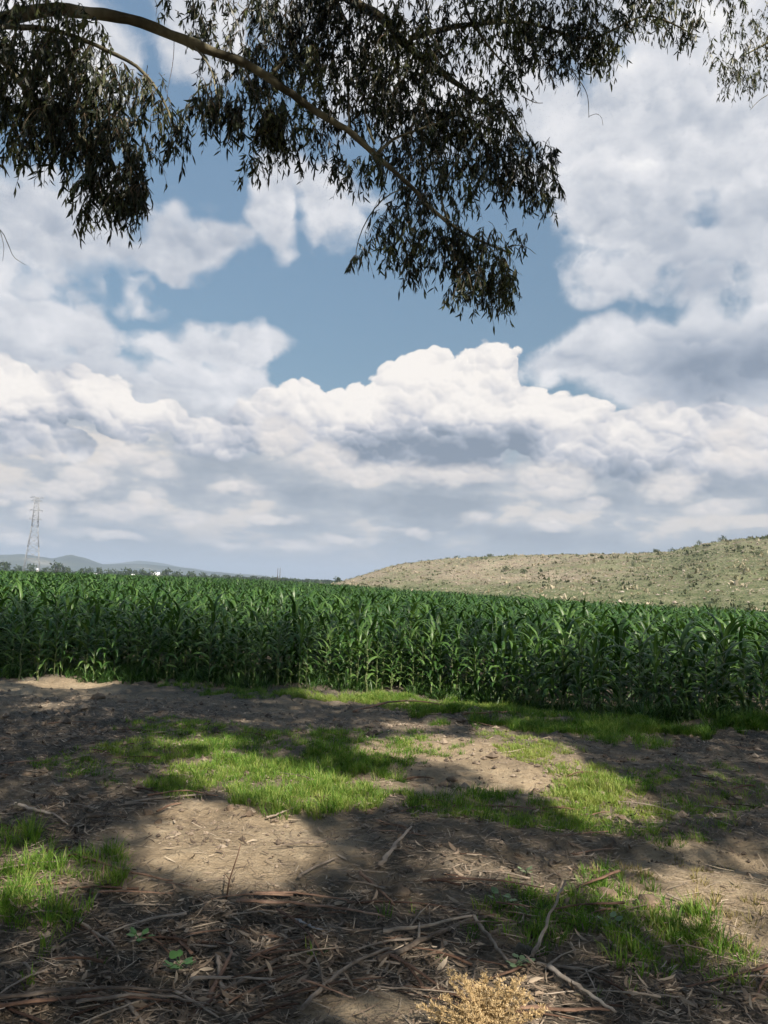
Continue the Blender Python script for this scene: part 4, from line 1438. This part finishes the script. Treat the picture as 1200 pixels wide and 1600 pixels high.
hb = Stand([tree_proto('hill_bush', M_SCRUB, 1.0, .8, s, 150, .08) for s in (11, 12, 13, 14)])
for i, (px, t, w, lab) in enumerate((
        (1125, 1.0, 17, 'largest rounded bush on the skyline near the top of the hill'), (1150, 1.0, 10, None), (1172, 1.0, 12, None), (1195, 1.0, 9, None),
        (710, 1.0, 11, 'dark bush on the left hill crest, leftmost of four close together'), (693, .99, 9, None), (728, 1.0, 8, None), (738, 1.0, 7, None), (764, 1.0, 10, 'upright little tree on the left hill crest, right of a row of low bushes'),
        (882, 1.0, 7, 'tiny tree alone on the middle of the hill crest'), (788, .55, 13, 'dark round bush on the left face of the hill, left of a pair'), (813, .46, 14, 'dark round bush on the left face of the hill, right of a pair'),
        (1133, .10, 22, 'dark spreading bush at the foot of the hill just above the maize on the right'), (945, .08, 9, None), (1003, 1.0, 10, None), (1020, .97, 16, None), (1047, .98, 16, None), (1068, .98, 14, None), (985, 1.0, 8, None),
        (760, .86, 11, None), (690, .28, 9, None), (905, .5, 8, None), (985, .6, 9, None), (1060, .5, 10, None), (1100, .62, 11, None), (1180, .55, 12, None), (1150, .7, 11, None), (1010, .3, 9, None), (870, .3, 8, None),
        (640, .97, 6, None), (665, .99, 7, None), (660, 1.0, 5, None), (1090, .9, 12, None), (1195, .75, 14, None), (845, .97, 7, None), (930, .98, 7, None), (720, .6, 8, None), (610, .75, 6, None))):
    p = hill_at(px, t)
    d = math.hypot(p[0], p[1])
    s = w * d / FPX * (.85 if lab else .68)
    hb.put(i % 4, (p[0], p[1], p[2] - .12 * s), rng.uniform(0, 6.28), s, lab or 'small scrubby bush growing on the stony hillside', 'bush', None if lab else 'bushes dotted over the hill')

# ------------------------------------------------------------------ steel tower, poles, sheds
M_STEEL = rough_mat('galvanised_steel', [(.4, (.20, .21, .22)), (.6, (.28, .29, .30))], 1.0, 0.5, spec=.5)
M_WOOD = rough_mat('pole_wood', [(.4, (.06, .05, .045)), (.6, (.11, .095, .08))], 2.0, 0.9)
M_WHITE = rough_mat('white_sheet', [(.4, (.72, .73, .74)), (.6, (.82, .82, .82))], .5, 0.6)
M_WALL = rough_mat('shed_wall', [(.4, (.42, .40, .37)), (.6, (.55, .53, .49))], .5, 0.9)
M_DARK = rough_mat('dark_opening', [(.4, (.03, .03, .035)), (.6, (.05, .05, .05))], .5, 0.6)


def bar(g, a, b, r):
    tube(g, [a, b], r, 4)


def build_tower():
    D = 455.0
    p = at(49, 893, D)
    top = at(60, 777, D)
    H = top.z - 0.0
    root = empty('transmission_tower', (p.x, p.y, -.2), .35)
    tag(root, 'tall lattice steel power tower standing beyond the maize at left', 'power tower')
    zs = [0, .10, .20, .30, .39, .47, .545, .615, .68, .74, .80, .86, .92, .96, 1.0]
    half = lambda f: np.interp(f, [0, .35, .62, 1.0], [4.6, 3.0, 1.75, 1.15])
    corner = lambda f, i: np.array([half(f) * (1, 1, -1, -1)[i], half(f) * (1, -1, -1, 1)[i], f * H])
    for i in range(4):
        g = Geo()
        for f0, f1 in zip([0, .35, .62], [.35, .62, 1.0]):
            bar(g, corner(f0, i), corner(f1, i), .14)
        g.obj('leg', M_STEEL, root)
    g = Geo()
    for f0, f1 in zip(zs[:-1], zs[1:]):
        for i in range(4):
            j = (i + 1) % 4
            bar(g, corner(f0, i), corner(f1, j), .07)
            bar(g, corner(f0, j), corner(f1, i), .07)
            bar(g, corner(f1, i), corner(f1, j), .065)
    g.obj('bracing', M_STEEL, root)
    for f, L in ((.995, 3.6), (.955, 2.9), (.83, 3.2), (.715, 2.9)):
        g = Geo()
        w = half(f)
        for s in (1, -1):
            tip = np.array([s * (w + L - 1.0), 0, f * H + .1])
            for q in (1, -1):
                bar(g, np.array([s * w, q * w, f * H]), tip, .10)
                bar(g, np.array([s * w, q * w, f * H + 1.1]), tip, .07)
            bar(g, tip, tip - np.array([0, 0, .9]), .07)
        bar(g, (-w, -w, f * H), (w, -w, f * H), .12)
        bar(g, (-w, w, f * H), (w, w, f * H), .12)
        g.obj('cross_arm', M_STEEL, root)


build_tower()
for px, y0, y1, lab in ((434, 888, 912, 'left one of two thin dark poles standing close together on the horizon'), (437.5, 888, 912, 'right one of two thin dark poles standing close together on the horizon')):
    D = 330.0
    a, b = at(px - .6, y1, D), at(px + .3, y0, D)
    root = empty('utility_pole', (a.x, a.y, -.3))
    tag(root, lab, 'pole')
    g = Geo()
    tube(g, [(0, 0, 0), (b.x - a.x, 0, b.z + .3)], [.17, .12], 8)
    g.obj('shaft', M_WOOD, root)
    g = Geo()
    tube(g, [(b.x - a.x, 0, b.z + .3), (b.x - a.x, 0, b.z + .55)], [.09, .05], 6)
    g.obj('insulator', M_STEEL, root)


def shed(px, py, wpx, D, hw, roof_h, label, rz):
    p = at(px, py, D)
    w = wpx * D / FPX
    root = empty('farm_shed', (p.x, p.y, -.4), rz)
    tag(root, label, 'shed')
    top = p.z + .4
    wall = max(top - roof_h, .8)
    g = Geo()
    box(g, (0, 0, wall / 2), (w * .94, hw, wall))
    ww = g.obj('wall', M_WALL, root)
    g = Geo()
    box(g, (0, -hw / 2 - .012, wall * .45), (w * .28, .03, wall * .9))
    g.obj('door', M_DARK, root)
    g = Geo()
    x, y = w / 2, hw / 2 + .3
    v = [(-x, -y, wall + .01), (x, -y, wall + .01), (x, y, wall + .01), (-x, y, wall + .01), (-x, 0, top), (x, 0, top)]
    g.add(v, [[0, 1, 5, 4], [2, 3, 4, 5], [3, 2, 1, 0]], [[0, 4, 3], [1, 2, 5]])
    g.obj('roof', M_WHITE, root, smooth=False)


shed(243, 894, 15, 470, 7, 1.6, 'long farm shed with bright white roof among trees on the horizon', .15)
shed(208, 897, 4.5, 430, 2.5, .8, 'tiny white shed between two trees on the horizon, left of the large white roof', .4)
shed(146, 896, 15, 560, 5, .9, 'low pale shed roof on the horizon left of a small round tree', .1)
shed(59, 888, 4, 470, 2.5, .9, 'small white hut beside the foot of the steel tower', .3)

# ------------------------------------------------------------------ fallen branches, bark and twigs
M_STICK = rough_mat('weathered_stick', [(.3, (.085, .066, .052)), (.48, (.19, .155, .125)), (.62, (.30, .25, .20)), (.8, (.42, .36, .30))], 9.0, 0.85, .004, 40, (1, 1, 1), random=.35)
M_RBARK = rough_mat('brown_bark', [(.3, (.055, .033, .024)), (.5, (.125, .075, .052)), (.68, (.22, .14, .10)), (.8, (.30, .21, .15))], 9.0, 0.85, .004, 40, random=.35)
M_PALEBARK = rough_mat('pale_bark', [(.3, (.14, .115, .092)), (.5, (.25, .205, .165)), (.7, (.36, .30, .245))], 8.0, 0.8, .003, 40, random=.2)
M_GREY = rough_mat('grey_bark', [(.3, (.10, .105, .11)), (.6, (.22, .225, .235)), (.8, (.32, .33, .34))], 8.0, 0.8, .003, 40)


def stick(name, pix, r0, r1, mat, label, cat, flat=1.0, lift=0.0, end_lift=0.0, group=None, sides=6, n=14, forks=0):
    ctrl = np.array([gp(px, py) for px, py in pix])
    c3 = spline(np.column_stack([ctrl, np.zeros(len(ctrl))]), n)
    c3[:, :2] += rng.normal(0, .004, (n, 2))
    t = np.linspace(0, 1, n)
    c3[:, 2] = gz(c3[:, 0], c3[:, 1]) + r0 * .8 * flat + .016 + lift + end_lift * t
    # a stiff stick bridges the hollows
    base = np.linspace(c3[0, 2], c3[-1, 2], n)
    c3[:, 2] = np.maximum(.15 * c3[:, 2] + .85 * base, c3[:, 2] - .02) + .004
    o0 = c3[0].copy()
    root = empty(name, tuple(o0))
    tag(root, label, cat, group)
    g = Geo()
    r0, r1 = r0 * .85, r1 * .80
    rr = np.linspace(r0, r1, n) * (1 + .14 * np.sin(np.arange(n) * 2.3 + px * .1))
    tube(g, c3 - o0, rr, sides, .5, flat=flat, up=(0, 0, 1))
    g.obj('stem' if flat > .6 else 'bark', mat, root)
    for f in range(forks):
        i = int(n * (.35 + .25 * f))
        s = c3[i] - o0
        dv = c3[min(i + 2, n - 1)] - c3[i]
        side = np.array([-dv[1], dv[0], 0]) * rng.choice([-1, 1])
        L = rng.uniform(.12, .3) / (np.linalg.norm(dv) + 1e-6)
        e = s + (dv * .8 + side * .7) * L + np.array([0, 0, .02])
        gf = Geo()
        tube(gf, [s, (s + e) / 2 + np.array([0, 0, .012]), e], [rr[i] * .6, rr[i] * .45, rr[i] * .2], 5)
        gf.obj('side_twig', mat, root)
    return root


B = 'fallen branch'
stick('fallen_branch', [(342, 1562), (420, 1518), (500, 1474), (560, 1467), (640, 1462)], .010, .005, M_STICK, 'long pale curved branch lying across the litter at bottom left centre', B, forks=2)
stick('bark_strip', [(341, 1490), (345, 1530), (357, 1578)], .017, .009, M_PALEBARK, 'short pale bark strip lying nearly end-on towards the camera', 'bark strip', .45)
stick('fallen_branch', [(470, 1604), (510, 1560), (548, 1524), (610, 1494)], .013, .007, M_STICK, 'thick grey brown branch running into the bottom edge left of the dry weed', B, forks=1)
stick('bark_strip', [(-20, 1566), (80, 1558), (170, 1556), (270, 1562)], .020, .010, M_STICK, 'long grey bark strip along the bottom left, topmost of the bundle', 'bark strip', .4, .02)
stick('bark_strip', [(-20, 1578), (90, 1568), (200, 1570), (300, 1584)], .018, .008, M_RBARK, 'long brown bark strip along the bottom left, under the grey one', 'bark strip', .4, .008)
stick('bark_strip', [(120, 1575), (230, 1568), (330, 1590)], .016, .006, M_STICK, 'curled bark strip fanning out at the right end of the bottom left bundle', 'bark strip', .4, .012)
stick('bark_strip', [(398, 1407), (470, 1409), (545, 1419)], .016, .008, M_RBARK, 'reddish bark strip at the front rim of the sunny patch, upper one', 'bark strip', .4, .01)
stick('bark_strip', [(370, 1424), (480, 1428), (600, 1446)], .020, .010, M_RBARK, 'wide reddish bark strip below the sunny patch, lower one', 'bark strip', .4, .012)
stick('bark_strip', [(465, 1388), (495, 1368), (526, 1351)], .013, .006, M_PALEBARK, 'tan stick lying slanted at the right rim of the sunny patch', 'stick', .7)
stick('bark_strip', [(593, 1360), (616, 1340), (642, 1318)], .024, .010, M_PALEBARK, 'broad pale bark strip tilted up right of the sunny patch', 'bark strip', .35, .01, .05)
stick('fallen_branch', [(590, 1516), (645, 1490), (690, 1466), (745, 1441), (772, 1436)], .017, .009, M_STICK, 'forked grey branch pointing at the grass in the right foreground', B, forks=3)
stick('fallen_branch', [(600, 1470), (670, 1458), (740, 1442)], .012, .007, M_STICK, 'thinner grey branch meeting the forked one at its tip', B, forks=1)
stick('fallen_branch', [(738, 1440), (765, 1472), (795, 1508)], .012, .008, M_STICK, 'dark branch slanting down to the right towards the dark clod', B)
stick('fallen_branch', [(832, 1506), (858, 1470), (882, 1433)], .011, .006, M_STICK, 'pale stick leaning up in the grass right of the dark clod', B, 1.0, .01, .14)
stick('fallen_branch', [(788, 1502), (860, 1512), (925, 1522), (990, 1574)], .011, .005, M_STICK, 'long thin branch lying behind the dry weed and bending right', B, forks=2)
stick('bark_strip', [(858, 1523), (905, 1560), (962, 1604)], .019, .010, M_STICK, 'thick weathered bark piece running into the bottom edge right of the dry weed', 'bark strip', .5, .01)
stick('bark_strip', [(195, 1258), (260, 1247), (332, 1240)], .022, .008, M_PALEBARK, 'long tan bark strip at the back rim of the sunny patch', 'bark strip', .5)
stick('bark_strip', [(230, 1250), (290, 1242), (340, 1250)], .016, .007, M_RBARK, 'shorter brown bark strip crossing the tan one behind the sunny patch', 'bark strip', .5, .02)
stick('fallen_branch', [(22, 1272), (50, 1282), (78, 1291)], .016, .009, M_STICK, 'short grey stick in the dark litter at far left', B)
stick('fallen_branch', [(135, 1285), (165, 1283), (197, 1283)], .018, .010, M_STICK, 'short brown log-like stick lying level in the dark litter at left', B)
stick('fallen_branch', [(120, 1445), (150, 1466), (182, 1488)], .010, .005, M_PALEBARK, 'short pale stick beside the tall grass at left', B)
stick('fallen_branch', [(126, 1356), (190, 1375), (268, 1392)], .010, .006, M_RBARK, 'dark thin branch between the tall left grass and the sunny patch', B, forks=1)
stick('bark_strip', [(460, 1440), (482, 1455), (502, 1468)], .013, .008, M_GREY, 'small blue grey strip lying in the litter below the sunny patch', 'strip', .4)
stick('fallen_branch', [(552, 1118), (610, 1112), (660, 1105), (704, 1106)], .020, .012, M_RBARK, 'long dark branch lying along the field edge in the middle', B)
stick('fallen_branch', [(722, 1126), (765, 1122), (812, 1121)], .020, .012, M_RBARK, 'dark branch along the earth bank right of the middle', B)
stick('fallen_branch', [(560, 1375), (590, 1400), (615, 1425)], .012, .007, M_RBARK, 'reddish stick slanting down right beside the sunny patch', B)
stick('bark_strip', [(1040, 1396), (1080, 1412), (1120, 1428)], .010, .005, M_PALEBARK, 'thin straw coloured stem on the sunny ground at right', 'stem', .7)
stick('fallen_branch', [(415, 1283), (435, 1276), (452, 1268)], .010, .006, M_PALEBARK, 'short pale stick behind the sunny patch pointing up right', B)
stick('bark_strip', [(760, 1590), (850, 1592), (960, 1598)], .020, .01, M_RBARK, 'reddish bark strip along the bottom edge right of the dry weed', 'bark strip', .4, .01)
# the upright dead stalk
x, y = gp(352, 1412)
root = empty('dead_stalk', (x, y, float(gz(x, y))))
tag(root, 'thin dark dead stalk standing upright in front of the sunny patch', 'stalk')
g = Geo()
tube(g, [(0, 0, -.02), (.012, .02, .10), (.045, .05, .22), (.055, .06, .27)], [.005, .0045, .003, .002], 6)
g.obj('stem', M_RBARK, root)
g = Geo()
tube(g, [(.012, .02, .10), (-.02, .03, .13)], [.003, .0015], 5)
g.obj('side_twig', M_RBARK, root)


def scatter_sticks():
    protos = []
    for v in range(8):
        r = np.random.default_rng(90 + v)
        L = (.18, .26, .34, .45, .22, .55, .30, .40)[v]
        n = 9
        t = np.linspace(0, 1, n)
        p = np.stack([t * L - L / 2, .02 * L * np.sin(t * 5 + v) + r.normal(0, .003, n), .006 + .012 * np.sin(t * 3.1)], -1)
        g = Geo()
        strip = v in (2, 5, 7)
        tube(g, p, np.linspace(1, .45, n) * ((.012, .006)[0] if strip else r.uniform(.004, .008)), 5, .5, flat=.4 if strip else 1, up=(0, 0, 1))
        if not strip:
            tube(g, [p[4], p[4] + np.array([.05, .05 * (1 if v % 2 else -1), .01])], [.0035, .0015], 4)
        protos.append(g.mesh('twig', (M_STICK, M_RBARK, M_PALEBARK)[v % 3 if v != 5 else 1]))
    k_ = 0
    while k_ < 210:
        px, py = rng.uniform(-30, 1230), 1130 + 480 * rng.random() ** .75
        x, y = gp(px, py)
        if rng.random() > float(litter_and_shade(np.array([x]), np.array([y]))[0]) + .08:
            continue
        v = int(rng.integers(0, 8))
        s = rng.uniform(.55, 1.15) * (1 + .12 * max(y - 5, 0))
        o = link('twig', protos[v], None, (x, y, float(gz(x, y)) + .014))
        o.rotation_euler = (rng.normal(0, .06), rng.normal(0, .06), rng.normal(0, .6) + (0 if rng.random() < .5 else math.pi))
        o.scale = (s, s, s)
        c_ = ('greyish', 'reddish brown', 'pale')[v % 3 if v != 5 else 1]
        tag(o, 'small %s fallen twig lying among the leaf litter' % c_, 'twig', '%s twigs scattered over the litter' % c_)
        k_ += 1


scatter_sticks()

# ------------------------------------------------------------------ clods, stones
M_CLOD = rough_mat('earth_clod', [(.3, (.10, .075, .055)), (.5, (.19, .14, .10)), (.7, (.28, .215, .155))], 7.0, 0.95, .02, 22, random=.2)
M_DCLOD = rough_mat('dark_clod', [(.3, (.05, .045, .036)), (.5, (.085, .078, .06)), (.7, (.13, .12, .09))], 9.0, 0.95, .015, 30)


def clod(px, py, w, h, label, mat, name='dirt_clod', group=None):
    bm = bmesh.new()
    bmesh.ops.create_icosphere(bm, subdivisions=3, radius=1)
    sd = rng.uniform(0, 50)
    for v in bm.verts:
        q = v.co.copy()
        f = 1 + .35 * mnoise.noise(q * 1.3 + Vector((sd, 0, 0))) + .16 * mnoise.noise(q * 3.7 + Vector((0, sd, 0)))
        v.co = Vector((q.x * w * f, q.y * w * .8 * f, q.z * h * f))
    me = bpy.data.meshes.new(name)
    bm.to_mesh(me)
    bm.free()
    me.materials.append(mat)
    me.polygons.foreach_set('use_smooth', [True] * len(me.polygons))
    x, y = gp(px, py)
    o = link(name, me, None, (x, y, float(gz(x, y)) + h * .25))
    o.rotation_euler = (0, 0, rng.uniform(0, 6))
    tag(o, label, 'clod' if 'clod' in name else 'stone', group)


clod(820, 1490, .055, .045, 'dark rounded clod beside the leaning stick in the right grass', M_DCLOD)
clod(948, 1400, .06, .04, 'brown earth clod in the grass at right, left of a pair', M_CLOD)
clod(1012, 1410, .07, .045, 'larger brown earth clod in the grass at right, right of a pair', M_CLOD)
clod(152, 1098, .11, .065, 'pale sunlit lump of earth near the maize at left', M_CLOD)
clod(190, 1104, .09, .05, 'greyish lump of earth just right of the pale one near the maize', M_CLOD)
clod(33, 1272, .07, .04, 'dark lump half buried in the litter at far left', M_DCLOD)
clod(625, 1394, .06, .04, 'brown lump of earth between the sunny patch and the right grass', M_CLOD)
for _ in range(46):
    px, py = rng.uniform(0, 1200), rng.uniform(1085, 1330)
    clod(px, py, rng.uniform(.02, .055), rng.uniform(.015, .035), 'small crumb of dry earth lying on the bare ground', M_CLOD, group='crumbs of earth on the bare ground')



def soil_crumbs():
    g = Geo()
    n = 15000
    y = 2.3 * (14.0 / 2.3) ** rng.random(n)
    x = rng.uniform(-1, 1, n) * (.62 * y + .6)
    keep = fbm(x * 1.1, y * 1.1, 3, 77) + rng.normal(0, .08, n) > .46
    x, y = x[keep], y[keep]
    n = len(x)
    s = np.clip(rng.gamma(1.6, .0058, n), .004, .045) * np.clip(y / 5, .8, 1.8)
    oct_ = np.array([[1, 0, 0], [0, 1, 0], [-1, 0, 0], [0, -1, 0], [0, 0, 1], [0, 0, -1.0]])
    v = np.stack([x, y, gz(x, y) + s * .25], -1)[:, None] + oct_[None] * rng.uniform(.65, 1.2, (n, 6, 1)) * s[:, None, None] * np.array([1, 1, .75])
    f = np.array([[0, 1, 4], [1, 2, 4], [2, 3, 4], [3, 0, 4], [1, 0, 5], [2, 1, 5], [3, 2, 5], [0, 3, 5]])
    g.add(v.reshape(-1, 3), tris=(f[None] + np.arange(n)[:, None, None] * 6).reshape(-1, 3), tint=np.clip(rng.normal(.5, .25, n), 0, 1).repeat(6))
    tag(g.obj('soil_crumbs', M_CRUMB, smooth=False), 'crumbled lumps of dry soil and small stones on the bare ground', 'soil', kind='stuff')


M_CRUMB = rough_mat('soil_crumb', [(.3, (.08, .063, .05)), (.5, (.165, .13, .10)), (.7, (.27, .22, .17))], 9.0, 0.95, use_tint=.6)
soil_crumbs()

# ------------------------------------------------------------------ green weeds
M_WEED = leaf_mat('weed_leaf', (.05, .12, .035), (.085, .19, .06), (.16, .28, .10), 0.25, 0.5, 0.3)
M_WEEDGREY = leaf_mat('grey_weed_leaf', (.09, .15, .07), (.17, .25, .13), (.26, .34, .20), 0.2, 0.6, 0.25)


def weed(px, py, size, label, mat, n=7, name='green_weed'):
    x, y = gp(px, py)
    size *= .78
    root = empty(name, (x, y, float(gz(x, y))), rng.uniform(0, 6))
    tag(root, label, 'weed')
    for i in range(n):
        a = i * 2.4 + rng.normal(0, .3)
        L = size * rng.uniform(.5, 1.0)
        tip = np.array([math.cos(a) * L * .6, math.sin(a) * L * .6, size * rng.uniform(.35, .9)])
        g = Geo()
        tube(g, [(0, 0, -.01), tip * np.array([.3, .3, .7]), tip], [.0022, .0018, .0012], 4, .5)
        st = g.obj('stem', mat, root)
        g = Geo()
        lw = size * rng.uniform(.45, .65)
        P = ribbons(tip[None], a, rng.uniform(.9, 1.4), rng.uniform(.1, .7), lw, lw * .85, 6, 3, np.array([.25, .85, 1, .95, .65, .08]), .18, 0, rng.normal(0, .2), .12)
        add_ribbons(g, P, float(np.clip(rng.normal(.5, .15), 0, 1)))
        g.obj('leaf', mat, st)


weed(217, 1474, .085, 'small bright green broad leaved weed, upper left of two in the litter', M_WEED, 8)
weed(280, 1512, .095, 'broad leaved green weed in the litter, right of the smaller one', M_WEED, 9)
weed(273, 1562, .045, 'tiny bluish green seedling below the two broad leaved weeds', M_WEEDGREY, 5)
weed(788, 1412, .10, 'pale grey green weed at the left end of the right grass', M_WEEDGREY, 7)
weed(812, 1510, .085, 'pale green weed between the dark clod and the dry weed', M_WEEDGREY, 7)
weed(822, 1366, .07, 'dull green weed at the back of the right foreground grass', M_WEEDGREY, 6)
weed(950, 1460, .09, 'pale leafed weed in the middle of the right foreground grass', M_WEEDGREY, 6)
weed(818, 1428, .06, 'small round leaved weed above the dark clod', M_WEEDGREY, 6)

# ------------------------------------------------------------------ dry golden weed at the bottom
M_STRAW = leaf_mat('dry_seed', (.37, .255, .125), (.54, .405, .225), (.68, .55, .36), 0.15, 0.8, 0.1)


def build_dry_weed():
    x, y = gp(762, 1640)
    z0 = float(gz(x, y))
    root = empty('dry_weed', (x, y, z0))
    tag(root, 'dry golden feathery weed in seed at the bottom edge of the photo', 'dead weed')
    tips = [(712, 1545), (748, 1540), (772, 1552), (796, 1556), (730, 1568), (680, 1572), (815, 1552), (760, 1590), (700, 1600), (780, 1595), (840, 1590), (665, 1598), (722, 1530), (760, 1527), (735, 1550), (780, 1535), (805, 1540), (815, 1530), (700, 1522), (655, 1575), (675, 1590), (790, 1570), (850, 1580), (765, 1575), (720, 1580), (830, 1562), (745, 1600), (690, 1560)]
    for i, (px, py) in enumerate(tips):
        Y = y + rng.uniform(-.10, .12)
        p = np.array(at(px, py, Y)) - np.array([x, y, z0])
        b = np.array([rng.normal(0, .02), rng.normal(0, .02), -.02])
        md = b * .5 + p * .5 + np.array([(b[0] - p[0]) * .18, 0, .02])
        pth = spline([b, md, p], 9)
        g = Geo()
        tube(g, pth, np.linspace(.004, .0014, 9), 4, .3)
        st = g.obj('stem', M_STRAW, root)
        g = Geo()
        for f in np.linspace(.34, 1.0, 13):
            c = pth[min(int(f * 8), 8)]
            for q in range(3):
                a = rng.uniform(0, 6.28)
                L = .040 * (1.25 - f) + .010
                e = c + np.array([math.cos(a) * L, math.sin(a) * L, rng.uniform(.3, 1.0) * L])
                tube(g, [c, e], [.0010, .0006], 3, .4, cap=False)
                m = 15
                tt = rng.random(m)[:, None]
                bb = c * (1 - tt) + e * tt + rng.normal(0, .0035, (m, 3))
                P = ribbons(bb, rng.uniform(0, 6.28, m), rng.uniform(.1, 1.4, m), rng.normal(0, .6, m), rng.uniform(.005, .012, m), rng.uniform(.002, .0036, m), 3, 2, np.array([.5, 1, .15]), roll=rng.uniform(0, 6, m))
                add_ribbons(g, P, np.clip(rng.normal(.5, .2, m), 0, 1))
        g.obj('seed_head', M_STRAW, st)


build_dry_weed()

# ------------------------------------------------------------------ hazy air
def build_haze():
    g = Geo()
    box(g, (0, 3800, 68), (17000, 8700, 145))
    mt = bpy.data.materials.new('hazy_air')
    mt.use_nodes = True
    t = mt.node_tree
    t.nodes.clear()
    out, vol = t.nodes.new('ShaderNodeOutputMaterial'), t.nodes.new('ShaderNodeVolumePrincipled')
    vol.inputs['Color'].default_value = (.44, .54, .70, 1)
    vol.inputs['Density'].default_value = HAZE
    t.links.new(vol.outputs[0], out.inputs['Volume'])
    o = g.obj('haze', mt)
    tag(o, 'thin bluish haze in the air over the plain', 'haze', kind='stuff')


HAZE = 2.7e-4
build_haze()
